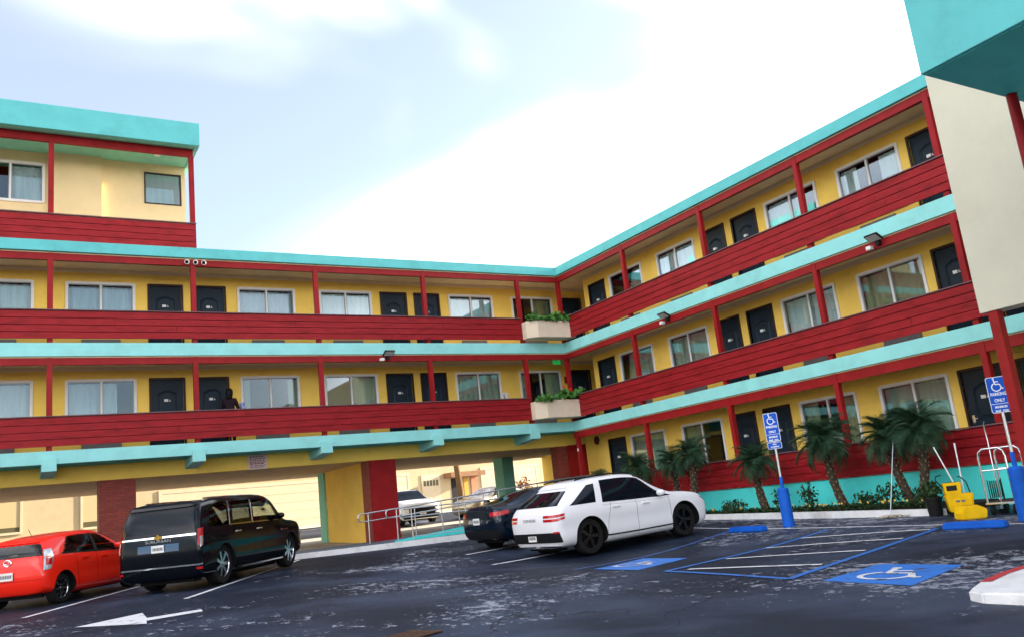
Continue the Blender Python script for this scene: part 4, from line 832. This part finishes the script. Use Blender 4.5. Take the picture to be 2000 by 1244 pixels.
# ------------------------------------------------------------------ ramp and its handrails
rp = MB(); xA, xB = 10.35, 17.3
rp.prism([(xA, -.95), (xA, -.80), (xB, -.345), (18.7, -.345), (18.7, -.95)], 'y', 25.12, 26.55)
tag(rp.build('ramp', walk_m), kind='structure')
tag(MB().prism([(xA, -.96), (xA, -.775), (xB, -.26), (18.7, -.26), (18.7, -.96)], 'y', 25.0, 25.118).build('ramp_kerb_wall', turq), kind='structure')
def handrail(x0, x1, y, zf, label, n, low=True, y1=None):
    y1 = y if y1 is None else y1; yy = lambda x: y+(y1-y)*(x-x0)/(x1-x0)
    e = empty('handrail', (x0, y, zf(x0)), 0, label, 'railing', 'galvanised rails along the ramp')
    T = lambda pts: [(a-x0, b-y, c-zf(x0)) for a, b, c in pts]
    xs = [x0+(x1-x0)*i/n for i in range(n+1)]
    MB().tube(T([(x, yy(x), zf(x)+.95) for x in xs]), .022, 10).build('top_rail', metal_m, e, smooth=True)
    MB().tube(T([(x, yy(x), zf(x)+.70) for x in xs]), .018, 10).build('mid_rail', metal_m, e, smooth=True)
    z = zf(x0); MB().tube(T([(x0, y, z+.95), (x0-.26, y, z+.945), (x0-.34, y, z+.90), (x0-.35, y, z+.82), (x0-.34, y, z+.74), (x0-.26, y, z+.70), (x0, y, z+.70)]), .020, 10).build('return_loop', metal_m, e, smooth=True)
    if low: MB().tube(T([(x, yy(x), zf(x)+.12) for x in xs]), .014, 8).build('low_rail', metal_m, e, smooth=True)
    for x in xs: MB().tube(T([(x, yy(x), zf(x)-.02), (x, yy(x), zf(x)+.94)]), .021, 10).build('post', metal_m, e, smooth=True)
zr = lambda x: -.80+(-.345+.80)*max(0, min(1, (x-xA)/(xB-xA)))
handrail(10.05, 18.2, 26.45, zr, 'galvanised handrail on the building side of the ramp, nearest the red pier', 5, False)
handrail(10.45, 18.2, 25.06, lambda x: zr(x)+.03, 'galvanised handrail standing on the teal ramp wall', 5, False)
handrail(10.55, 15.6, 24.15, lambda x: kz, 'galvanised handrail set in the white kerb in front of the ramp', 3, True, 23.25)

# ------------------------------------------------------------------ planter boxes on the balconies
def leafplant(parent, x0, x1, y, z, n, seed, size=.085):
    rn = random.Random(seed); b = MB()
    for _ in range(n):
        t = rn.random(); x = x0+(x1-x0)*t; h = .16+.10*math.sin(t*9+seed)+.05*rn.random(); p = Vector((x, y+rn.uniform(-.28, .2), z+rn.uniform(-.12, 1)*h)); r_s = size*rn.uniform(.6, 1.25)
        nn = Vector((rn.uniform(-.8, .8), rn.uniform(-1.2, .3), rn.uniform(.1, 1))).normalized(); e1 = nn.cross(Vector((0, 0, 1))).normalized(); e2 = nn.cross(e1)
        b.poly([p+(e1*math.cos(k)+e2*math.sin(k))*r_s*(.75+.25*rn.random()) for k in [i*math.pi/3 for i in range(6)]])
    return link('foliage', b.mesh('foliage', gera, merge=False), parent)
def flower(parent, p, m, r=.05):
    b = MB(); rn = random.Random(int(p[0]*100))
    for _ in range(14):
        v = Vector((rn.gauss(0, 1), rn.gauss(0, 1), rn.gauss(0, 1))).normalized()*r; q = Vector(p)+v; e1 = v.cross(Vector((.3, .2, 1))).normalized(); e2 = v.normalized().cross(e1); b.poly([q+e1*.03, q+e2*.03, q-e1*.03, q-e2*.03])
    link('flower', b.mesh('flower', m, merge=False), parent)
for s, lab in ((3, 'cream stucco planter box with trailing green plants, upper balcony corner'), (2, 'cream stucco planter box with red geraniums, lower balcony corner')):
    z0 = FL[s]+.13; zt = z0+.66
    pb_ = empty('planter_box', (17.0, CY-.3, z0), 0, lab, 'planter', None)
    b = MB().prism([(-.06, -.02), (.30, -.30), (2.02, -.30), (2.02, .34), (-.06, .34)], 'z', 0, zt-z0); b.build('box', planter_m, pb_, bevel=.008)
    MB().prism([(.0, .02), (.33, -.24), (1.96, -.24), (1.96, .28), (.0, .28)], 'z', zt-z0-.01, zt-z0+.004).build('soil', soil, pb_)
    pl = empty('geranium_plants', (17.0, CY-.3, zt), 0, 'leafy green plants spilling over the upper planter box' if s == 3 else 'green geraniums with red blooms in the lower planter box', 'plant')
    if s == 3: leafplant(pl, .05, 2.0, -.14, .02, 420, 2); [flower(pl, (x, -.2, zz_), flower_w, .03) for x, zz_ in ((1.75, .12), (1.92, .1), (1.97, .0))]
    else:
        leafplant(pl, .0, .62, -.18, .0, 130, 4); leafplant(pl, 1.0, 2.0, -.14, .10, 330, 6, .10); [flower(pl, q, flower_r, .06) for q in ((1.35, -.05, .52), (1.58, -.1, .40), (1.78, -.22, .28))]

# ------------------------------------------------------------------ fixtures
lens = mat('lamp_lens', (.55, .56, .52), .2)
for (loc, rz, lab) in (((11.3, CY-.13, 5.36), 0, 'black floodlight under the middle teal band of the facing wing'), ((CX-.13, 20.7, 5.36), -90, 'black floodlight nearest the inner corner, on the right wing'), ((CX-.13, 12.6, 5.36), -90, 'black floodlight near the right edge, on the right wing')):
    e = empty('floodlight', loc, R(rz), lab, 'floodlight', 'floodlights on the balcony beams')
    o = MB().box(-.19, .19, -.28, .0, .0, .06).build('housing', black_p, e, bevel=.012); o.rotation_euler = (R(-28), 0, 0); o.location = (0, .02, .0)
    MB().box(-.16, .16, -.26, -.04, -.006, .001).build('lens', lens, o); MB().box(-.05, .05, .0, .12, -.10, .03).build('bracket', black_p, e); MB().box(-.30, -.16, -.06, .08, -.16, -.06).build('sensor', plate_m, e, bevel=.01)
for i, x in enumerate((4.78, 5.04, 5.29)):
    e = empty('loudspeaker', (x, CY-.02, 8.42), 0, ('left', 'middle', 'right')[i]+' of three small round white horns on the beam', 'speaker', 'round horns above the post')
    MB().lathe([(.04, .02), (.06, -.05), (.075, -.09), (.065, -.095), (.055, -.07)], 24, axis='y').build('ring', plate_m, e, smooth=True); MB().lathe([(0, -.03), (.058, -.065)], 20, axis='y').build('cone', black_p, e); MB().box(-.02, .02, .0, .03, -.02, .02).build('mount', black_p, e)
e = empty('exit_sign', (18.8, CY+.62, 5.16), 0, 'small green exit sign hung under the corner soffit', 'sign'); MB().box(-.17, .17, 0, .05, -.02, .22).build('panel', mat('exit_green', (.01, .28, .06), .4, emit=((.02, .8, .15), .06)), e); MB().tube([(0, .02, .22), (0, .02, .28)], .01, 6).build('stem', metal_m, e)
o = link('lettering', textmesh('EXIT', .14, plate_m), e, (0, -.004, .10)); o.rotation_euler = (R(90), 0, 0)
e = empty('notice_sign', (7.02, CY+1.19, 2.15), 0, 'small white notice with red print on the yellow beam', 'sign'); MB().box(-.30, .30, -.015, 0, -.22, .23).build('panel', mat('notice_pink', (.72, .58, .55), .5), e)
rn = random.Random(4); b = MB()
for i in range(7):
    x = -.25
    while x < .2: wdt = rn.uniform(.05, .14); b.box(x, min(.25, x+wdt), -.018, -.0155, .16-i*.055, .16-i*.055+(.034 if i in (0, 4) else .022)); x += wdt+.025
b.build('printed_lines', mat('notice_red', (.30, .02, .03), .6), e)
MB().box(-.07, .07, -.06, 0, -.14, .14).build('alarm_box', red_p, tag(empty('fire_alarm', (19.72, CY+1.46, 4.63), 0, 'dark red fire alarm box beside the corner window', 'alarm')))
e = empty('accessible_plaque', (16.72, CY+1.44, 3.99), 0, 'white plaque with dark figure between two lower balcony windows', 'sign'); MB().box(-.16, .16, 0, .03, -.2, .2).build('panel', plate_m, e); MB().box(-.05, .0, -.005, 0, -.18, .06).box(-.055, -.005, -.005, 0, .08, .13).build('figure', grey_t, e)

# ------------------------------------------------------------------ person on the lower balcony
def skinbody(name, verts, edges, radii, m, parent, sub=2):
    me = bpy.data.meshes.new(name); me.from_pydata(verts, edges, []); o = bpy.data.objects.new(name, me); COL.objects.link(o)
    sk = o.modifiers.new('s', 'SKIN'); ss = o.modifiers.new('u', 'SUBSURF'); ss.levels = sub; ss.render_levels = sub
    for i, r_s in enumerate(radii): me.skin_vertices[0].data[i].radius = r_s if isinstance(r_s, tuple) else (r_s, r_s)
    me.skin_vertices[0].data[0].use_root = True
    bpy.context.view_layer.update(); nm = bpy.data.meshes.new_from_object(o.evaluated_get(bpy.context.evaluated_depsgraph_get())); bpy.data.objects.remove(o)
    for p in nm.polygons: p.use_smooth = True
    nm.materials.clear(); nm.materials.append(m); return link(name, nm, parent)
pe = empty('person', (6.12, CY+.78, FL[2]), R(-20), 'person in dark clothes on the lower balcony, back turned, holding a blue and white cloth', 'person')
V = [(0, 0, .92), (0, .0, 1.12), (0, .01, 1.33), (0, .02, 1.44), (0, .0, 1.50), (0, -.01, 1.62), (.17, .01, 1.38), (.25, .05, 1.12), (.30, .26, 1.12), (-.17, .01, 1.38), (-.24, .06, 1.12), (-.14, .28, 1.08), (.10, 0, .84), (.11, .02, .48), (.11, -.03, .08), (.12, .12, .04), (-.10, 0, .84), (-.11, .02, .48), (-.11, -.03, .08), (-.12, .12, .04)]
E_ = [(0, 1), (1, 2), (2, 3), (3, 4), (4, 5), (2, 6), (6, 7), (7, 8), (2, 9), (9, 10), (10, 11), (0, 12), (12, 13), (13, 14), (14, 15), (0, 16), (16, 17), (17, 18), (18, 19)]
RR = [(.16, .12), (.15, .11), (.19, .12), (.09, .08), .055, .095, .08, .055, .04, .08, .055, .04, .10, .07, .05, .045, .10, .07, .05, .045]
skinbody('body', V, E_, RR, mat('dark_clothes', (.018, .008, .014), .8, var=.3), pe)
MB().lathe([(0, 1.77), (.06, 1.76), (.11, 1.70), (.12, 1.62), (.105, 1.52), (.09, 1.45), (0, 1.44)], 16, (0, -.025, 0)).build('hair', mat('black_hair', (.006, .005, .005), .5), pe, smooth=True)
cl = MB(); rn = random.Random(9)
for i in range(6):
    for j in range(6): cl.v.append((.28+.035*i, .20+.03*math.sin(i*1.3+j), 1.05+.055*j+.02*math.sin(j*1.7+i)))
cl.f = [(i*6+j, i*6+j+1, (i+1)*6+j+1, (i+1)*6+j) for i in range(5) for j in range(5)]
cl.v = [(x, y, z) for x, y, z in cl.v]
e = empty('cloth_bundle', (6.12, CY+.78, FL[2]), R(-20), 'blue and white cloth bundle in the hand of the balcony person', 'cloth'); cl.build('cloth', mat('cloth_blue', (.30, .32, .50), .8, var=.9, vscale=18), e, smooth=True)

# ------------------------------------------------------------------ planting bed
bed = MB(); kb = [(17.05, 19.6), (17.03, 18.63), (16.57, 11.08), (16.72, 10.95)]
for p, q in zip(kb[:-1], kb[1:]):
    p, q = Vector(p), Vector(q); n = Vector((-(q-p).normalized().y, (q-p).normalized().x))*.22
    if n.x < 0: n = -n
    zt = -.97; z_ = [zg(*p)+.13, zg(*q)+.13]; i0 = len(bed.v)
    bed.v += [(p.x, p.y, -1.5), (q.x, q.y, -1.5), (q.x+n.x, q.y+n.y, -1.5), (p.x+n.x, p.y+n.y, -1.5), (p.x, p.y, z_[0]), (q.x, q.y, z_[1]), (q.x+n.x, q.y+n.y, z_[1]), (p.x+n.x, p.y+n.y, z_[0])]
    bed.f += [tuple(i0+i for i in qd) for qd in ((0, 3, 2, 1), (4, 5, 6, 7), (0, 1, 5, 4), (1, 2, 6, 5), (2, 3, 7, 6), (3, 0, 4, 7))]
tag(bed.build('kerb', conc_w), kind='structure')
sb = MB(); sb.v = [(17.2, 22.9, -.96), (18.84, 22.9, -.92), (18.84, 11.0, -1.08), (16.75, 11.1, -1.14), (17.2, 18.6, -.98)]; sb.f = [(0, 1, 2, 3, 4)]
sb.v += [(x, y, -1.6) for x, y, z in sb.v]; sb.f += [(i, (i+1) % 5, 5+(i+1) % 5, 5+i) for i in range(5)]
tag(sb.build('planting_bed', soil), kind='structure')
def frond(seed):
    rn = random.Random(seed); b = MB(); n = 30; pts = []
    for i in range(n+1): t = i/n; pts.append(Vector((t*.95-.20*t*t, .10*math.sin(seed*2.1)*t*t, .30*t-.50*t*t)))
    b.tube(pts[::2], [.010*(1-.8*i/len(pts[::2]))+.002 for i in range(len(pts[::2]))], 4, False)
    for i in range(3, n+1):
        t = i/n; d = (pts[i]-pts[i-1]).normalized(); sd_ = Vector((0, 1, 0)); ln = .34*math.sin(math.pi*min(1, .18+t*.80))+.05
        for sg in (1, -1):
            for q in (0, .33, .66):
                o_ = pts[i-1].lerp(pts[i], q); dr_ = (d*.75+sd_*sg*(.85-.3*t)+Vector((0, 0, rn.uniform(-.15, .55)))).normalized(); tip = o_+dr_*ln*rn.uniform(.75, 1.15)+Vector((0, 0, -.10*rn.random()-.03)); wv = d*.003
                mid = o_.lerp(tip, .5)+Vector((0, 0, .025)); b.poly([o_-wv, o_+wv, mid+wv*1.1, tip, mid-wv*1.1])
    return b.mesh('frond', palm_l, merge=False)
FR = [frond(i) for i in range(4)]
def palm(base, top, r, nf, label, seed):
    rn = random.Random(seed); e = empty('pygmy_palm', base, 0, label, 'palm', 'pygmy palms along the planting bed'); t = Vector(top)-Vector(base); pts = []; rad = []
    for i in range(13):
        a_ = i/12; pts.append(t*a_+Vector((0, .10*math.sin(a_*math.pi)*(1 if t.y > 0 else -1), 0))); rad.append((.115-.03*a_)*(1+.10*rn.uniform(-1, 1))+(.03 if i > 10 else 0))
    MB().tube(pts, rad, 12).build('trunk', bark, e, smooth=True)
    sbm = MB()
    for k in range(70):
        a_ = k/70; an = k*2.4; p = t*a_+Vector((0, .10*math.sin(a_*math.pi)*(1 if t.y > 0 else -1), 0)); dr_ = Vector((math.cos(an), math.sin(an), .9)).normalized(); q = p+Vector((math.cos(an), math.sin(an), 0))*(.10-.03*a_); sbm.tube([q-dr_*.02, q+dr_*.05], [.018, .012], 5)
    tag(sbm.build('frond_stub', cutm, e), kind='stuff')
    for k in range(nf):
        s9 = .9
        o = link('frond', FR[rn.randrange(4)], e, tuple(t+Vector((0, 0, .02)))); el = -40+125*(k/nf); s_ = r*s9*rn.uniform(.78, 1.15); o.scale = (s_, s_, s_); o.rotation_euler = (R(rn.uniform(-25, 25)), R(-el+12), k*2.39996+rn.uniform(-.2, .2))
    return e
bz = lambda y: -1.08+.012*(y-11)
for (yb, yt, zt, r_s, nf, lab, sd_, xx) in ((24.3, 24.2, .45, .62, 26, 'smallest pygmy palm, beside the inner corner post', 1, 17.75), (22.1, 22.0, .62, .95, 38, 'pygmy palm in front of the ground floor door nearest the corner', 2, 17.7), (20.3, 20.45, .60, .85, 34, 'left of two pygmy palms rising behind the white crossover bonnet', 3, 17.9), (19.6, 19.3, .78, .95, 36, 'right of two pygmy palms rising behind the white crossover bonnet', 4, 17.6),
                                   (16.75, 16.9, .32, .92, 40, 'pygmy palm just left of the nearer-to-centre parking sign', 5, 17.7), (14.2, 14.5, .62, 1.12, 46, 'tall leaning pygmy palm right of the centre parking sign', 6, 17.7), (12.35, 12.75, .50, 1.0, 42, 'left, leaning pygmy palm of the pair near the mop', 7, 17.75), (12.1, 11.85, .58, 1.05, 44, 'right, upright pygmy palm of the pair near the mop', 8, 17.65)):
    palm((xx, yb, bz(yb)-.03), (xx+.02, yt, zt), r_s, nf, lab, sd_)
for (x, y, rr, h, n, lab, sd_) in ((17.35, 17.6, .45, .38, 240, 'dark low shrub beside the white crossover nose', 1), (17.6, 15.2, .32, .62, 200, 'tall thin flowering shrub against the teal wall', 2), (17.5, 13.4, .42, .36, 220, 'rounded dark shrub between the two tall palm groups', 3), (17.4, 12.7, .35, .5, 200, 'shrub at the foot of the paired palms, left side', 4), (17.3, 11.75, .4, .42, 220, 'shrub at the foot of the paired palms, right side', 5), (17.7, 16.2, .28, .55, 160, 'sparse shrub behind the centre parking sign', 6)):
    e = empty('shrub', (x, y, bz(y)), 0, lab, 'shrub', 'low shrubs in the planting bed'); leafball('foliage', shrub_l, e, (0, 0, h*.55), rr*.8, rr, h*.62, n, .085, sd_, .3)
    sm = MB()
    for k in range(5): sm.tube([(0, 0, 0), (rr*.5*math.cos(k*1.3), rr*.5*math.sin(k*1.3), h*.9)], .008, 5)
    sm.build('stem', bark, e)
gc = MB(); rn = random.Random(21)
for _ in range(2600):
    y = rn.uniform(11.2, 19.5); x = 16.9+(y-11)*.055+abs(rn.gauss(0, .28)); p = Vector((x, y, bz(y)+rn.uniform(0, .13))); e1 = Vector((rn.uniform(-1, 1), rn.uniform(-1, 1), rn.uniform(-.2, .9))).normalized()*.045; e2 = e1.cross(Vector((rn.uniform(-1, 1), .3, 1))).normalized()*.02; gc.poly([p-e1, p+e2, p+e1, p-e2])
tag(link('ground_cover', gc.mesh('ground_cover', shrub_l, merge=False)), kind='stuff')
gf = MB()
for _ in range(46):
    y = rn.uniform(11.3, 19); x = 16.9+(y-11)*.055+abs(rn.gauss(0, .2)); p = Vector((x, y, bz(y)+.13+rn.random()*.06)); gf.poly([p+Vector((0, .03, 0)), p+Vector((-.01, 0, .03)), p+Vector((0, -.03, 0)), p+Vector((.01, 0, -.03))])
tag(link('bed_flowers', gf.mesh('bed_flowers', flower_y, merge=False)), kind='stuff')

# ------------------------------------------------------------------ signs, bollards, wheel stops
sgn_b = mat('sign_blue', (.008, .085, .48), .35); sgn_w = mat('sign_white', (.78, .80, .84), .4)
def accessible_sign(x, y, zbot, ztop, head, van, lab, lean, bol):
    z0 = zg(x, y); e = empty('parking_sign', (x, y, z0), head, lab, 'sign', 'accessible parking signs'); h = ztop-zbot; cz = (ztop+zbot)/2-z0; wd = .32
    MB().tube([(0, 0, .7), (0, 0, ztop-z0-.05)], .028, 12).build('pole', metal_m, e, smooth=True)
    def rr(w_, hh, r_s=.035, n=4):
        o = []
        for cx_, cy_, a0 in ((w_-r_s, hh-r_s, 0), (-w_+r_s, hh-r_s, 90), (-w_+r_s, -hh+r_s, 180), (w_-r_s, -hh+r_s, 270)): o += [(cx_+r_s*math.cos(R(a0+90*k/n)), cy_+r_s*math.sin(R(a0+90*k/n))) for k in range(n+1)]
        return o
    pn = MB().prism([(a_, b_+cz) for a_, b_ in rr(wd/2, h/2)], 'y', -.040, -.034).build('panel', sgn_w, e); MB().prism([(a_, b_+cz) for a_, b_ in rr(wd/2-.010, h/2-.010)], 'y', -.0425, -.0395).build('blue_face', sgn_b, pn)
    sy = MB()
    for p in wheelchair2d(): sy.poly([(a_*.26, -.0445, cz+h*.28+b_*.26) for a_, b_ in p])
    sy.build('symbol', sgn_w, pn)
    for (tx, sz, dz) in (('PARKING', .076, .01), ('ONLY', .076, -.105), ('MINIMUM', .056, -.225), ('FINE  $250', .056, -.30)):
        o = link('lettering', textmesh(tx, sz, sgn_w, bold=.002), pn, (0, -.0445, cz+dz*h/.66)); o.rotation_euler = (R(90), 0, 0); o.scale.x = .80
    MB().box(-wd/2+.01, wd/2-.01, -.0445, -.0425, cz-.165*h/.66-.004, cz-.165*h/.66+.004).build('divider', sgn_w, pn)
    if van:
        p2 = MB().prism([(a_, b_+zbot-z0-.09) for a_, b_ in rr(wd/2, .075, .025)], 'y', -.040, -.034).build('lower_panel', sgn_w, e); MB().prism([(a_, b_+zbot-z0-.09) for a_, b_ in rr(wd/2-.009, .066, .02)], 'y', -.0425, -.0395).build('blue_face', sgn_b, p2)
        for tx, dz, sz in (('VAN', .028, .05), ('ACCESSIBLE', -.03, .044)): o = link('lettering', textmesh(tx, sz, sgn_w, bold=.0015), p2, (0, -.0445, zbot-z0-.09+dz)); o.rotation_euler = (R(90), 0, 0); o.scale.x = .82
    MB().lathe([(0, bol+.015), (.10, bol+.01), (.128, bol-.02), (.132, 0)], 28).build('bollard', blue_m, e, smooth=True); MB().tube([(0, 0, bol), (0, 0, bol+.26)], .04, 14).build('sleeve', blue_m, e, smooth=True)
    e.rotation_euler = (0, R(lean), head)
accessible_sign(15.25, 13.86, .70, 1.36, R(-58), True, 'blue accessible parking sign with an extra lower plate, standing near the centre palm', 0, .86)
accessible_sign(15.2, 8.50, .60, 1.24, R(-60), False, 'blue accessible parking sign partly behind the red post, right edge', 0, .92)
for (x, y, ang, lab) in ((14.55, 14.45, 92, 'blue wheel stop between the white crossover and the centre sign'), (14.0, 8.72, 98, 'blue wheel stop in front of the yellow mop bucket')):
    o = MB().prism([(-.52, 0), (.52, 0), (.52, .07), (.47, .12), (-.47, .12), (-.52, .07)], 'y', -.085, .085).build('wheel_stop', blue_m, None, (x, y, zg(x, y)+.004), R(ang), bevel=.018); tag(o, lab, 'wheel stop', 'blue wheel stops')

# ------------------------------------------------------------------ cleaning gear and luggage carts
bx0, by0 = 16.45, 10.45; z0 = zg(bx0, by0)
e = empty('mop_bucket', (bx0, by0, z0), R(-50), 'yellow wheeled mop bucket with wringer, beside the black pot', 'bucket'); e.scale = (.86, .86, .92)
b = MB(); b.prism([(-.24, .10), (.24, .10), (.30, .46), (-.30, .46)], 'y', -.18, .18); b.build('bucket', yplas, e, bevel=.015)
MB().prism([(-.28, .47), (.06, .47), (.09, .72), (-.30, .72)], 'y', -.15, .15).build('wringer', yplas, e, bevel=.015); MB().box(-.24, -.02, -.157, -.15, .55, .66).build('wringer_slot_shade', dark_m, e); MB().box(-.12, .12, -.187, -.18, .30, .34).build('bucket_print', grey_t, e)  # the slot is a dark tile painting the shade of an opening
for x in (-.2, -.1, 0, .1, .2): MB().prism([(x-.012, .13), (x+.012, .13), (x*1.2+.012, .44), (x*1.2-.012, .44)], 'y', -.19, -.181).build('rib', yplas, e)
MB().box(-.26, .0, -.12, .12, .721, .726).build('wringer_mouth_shade', dark_m, e)  # flat dark tile paints the shade inside the wringer
MB().box(-.29, .29, -.17, -.13, .445, .475).box(-.29, .29, .13, .17, .445, .475).build('rim', yplas, e, bevel=.01)
for (x, y) in ((-.2, -.15), (.2, -.15), (-.2, .15), (.2, .15)): MB().lathe([(0, -.02), (.05, -.02), (.05, .02), (0, .02)], 16, (x, y, .05), 'y').build('wheel', black_p, e)
MB().tube([(-.28, .0, .60), (-.42, .0, .80), (-.40, 0, .88), (-.28, 0, .90)], .014, 8).build('handle', black_p, e, smooth=True); MB().tube([(.26, .0, .45), (.22, 0, .70), (.12, 0, .82), (.06, 0, .84)], .014, 8).build('handle', black_p, e, smooth=True)
MB().tube([(0, 0, 0), (-.20, .25, 1.05)], .013, 8).build('mop_stick', sgn_w, tag(empty('mop', (bx0+.1, by0, z0+.35), 0, 'white mop handle leaning left out of the yellow bucket', 'mop', 'mop handles in the bucket')))
MB().tube([(0, 0, 0), (.02, .0, .95)], .013, 8).tube([(.02, 0, .95), (.025, 0, 1.08)], .017, 8).build('mop_stick', sgn_w, tag(empty('mop', (bx0+.12, by0-.06, z0+.35), 0, 'upright white mop handle with black grip in the yellow bucket', 'mop', 'mop handles in the bucket')))
e = empty('yellow_wringer_box', (15.72, 9.82, zg(15.72, 9.82)+.004), R(-35), 'small yellow plastic tub lying in front of the mop bucket', 'tub')
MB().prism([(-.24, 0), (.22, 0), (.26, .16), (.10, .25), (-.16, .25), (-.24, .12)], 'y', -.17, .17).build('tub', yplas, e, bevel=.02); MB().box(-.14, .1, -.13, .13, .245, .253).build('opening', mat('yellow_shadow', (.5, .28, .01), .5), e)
e = empty('black_pot', (16.5, 11.05, zg(16.5, 11.05)), 0, 'black plastic plant pot at the end of the white kerb', 'pot'); MB().lathe([(0, 0), (.13, 0), (.17, .34), (.19, .34), (.19, .38), (.16, .38), (.15, .33), (0, .33)], 24).build('pot', black_p, e, smooth=True)
e = empty('potted_plant', (16.5, 11.05, zg(16.5, 11.05)+.33), 0, 'dark leafy plant growing in the black pot', 'plant'); leafball('foliage', shrub_l, e, (0, 0, .2), .22, .22, .22, 160, .09, 31, .2); MB().tube([(0, 0, -.05), (0, 0, .2)], .01, 5).build('stem', bark, e)
e = empty('floor_mop', (16.40, 12.0, zg(16.4, 12.0)+.01), 0, 'floor mop leaning on the palms with its pale head on the asphalt', 'mop'); MB().tube([(0, .05, .05), (1.0, .30, 1.75)], .012, 8).build('handle', metal_m, e); rn = random.Random(6); b = MB()
for k in range(60): a_ = rn.uniform(-1, 1); b.tube([(rn.uniform(-.05, .05), a_*.18, .05), (rn.uniform(-.16, .16), a_*.34, .012)], .012, 4)
b.build('mop_head', mat('mop_cotton', (.40, .36, .28), .95, var=.3, vscale=20), e)
def cart(loc, rz, lab, reel=True):
    e = empty('luggage_cart', loc, rz, lab, 'cart', 'luggage carts by the right wing'); 
    MB().box(-.5, .5, -.28, .28, .21, .245).build('platform', steel, e, bevel=.012); MB().box(-.46, .46, -.25, .25, .246, .258).build('deck_mat', mat('deck_mat', (.05, .04, .035), .9), e)
    for x in (-.46, .46):
        MB().tube([(x, -.24, .24), (x, -.24, 1.10), (x, -.22, 1.20), (x, -.14, 1.26), (x, .14, 1.26), (x, .22, 1.20), (x, .24, 1.10), (x, .24, .24)], .022, 10).build('hoop', steel, e, smooth=True); MB().tube([(x, -.24, .85), (x, .24, .85)], .014, 8).build('cross_bar', steel, e); MB().tube([(x, 0, .85), (x, 0, .24)], .014, 8).build('strut', steel, e)
        for y in (-.2, .2): MB().lathe([(0, -.025), (.09, -.025), (.10, 0), (.09, .025), (0, .025)], 20, (x*.8, y, .10), 'y').build('wheel', black_p, e, smooth=True); 
    return e
z1 = zg(16.7, 9.6); cart((16.75, 9.62, z1), R(12), 'steel luggage cart with tall hoops behind the right blue bollard'); cart((17.9, 9.2, zg(17.9, 9.2)), R(5), 'steel luggage cart standing behind the first one by the wall')
e = empty('hose_reel', (16.95, 9.95, z1+.262), R(30), 'coiled green hose on a reel resting on the near luggage cart', 'hose reel')
for k in range(6): MB().lathe([(.16+.012*math.cos(t), -.09+k*.036+.014*math.sin(t)) for t in [i*math.pi/3 for i in range(6)]], 24, (0, 0, .2), 'y', True).build('hose_coil', mat('hose_green', (.02, .07, .05), .5), e, smooth=True)
for y in (-.12, .12): MB().lathe([(0, y), (.20, y), (.20, y+.015), (0, y+.015)], 24, (0, 0, .2), 'y').build('reel_side', black_p, e)
e = empty('white_rag', (16.62, 9.44, z1+.80), R(-60), 'crumpled white rag hanging on the cart bar', 'rag'); b = MB(); rn = random.Random(12)
for i in range(7):
    for j in range(7): b.v.append((.02*math.sin(i*2+j*1.3), -.12+.04*i+.01*rn.random(), -.14+.035*j))
b.f = [(i*7+j, i*7+j+1, (i+1)*7+j+1, (i+1)*7+j) for i in range(6) for j in range(6)]; b.build('cloth', sgn_w, e, smooth=True)
e = empty('broom', (16.9, 9.9, z1), 0, 'broom handle with bent steel tip standing behind the hoops of the cart', 'broom'); MB().tube([(0, 0, .02), (.25, .12, 1.4), (.30, .16, 1.72), (.27, .12, 1.80)], .014, 8).build('handle', steel, e, smooth=True); MB().box(-.16, .16, -.03, .03, 0, .08).build('head', black_p, e)
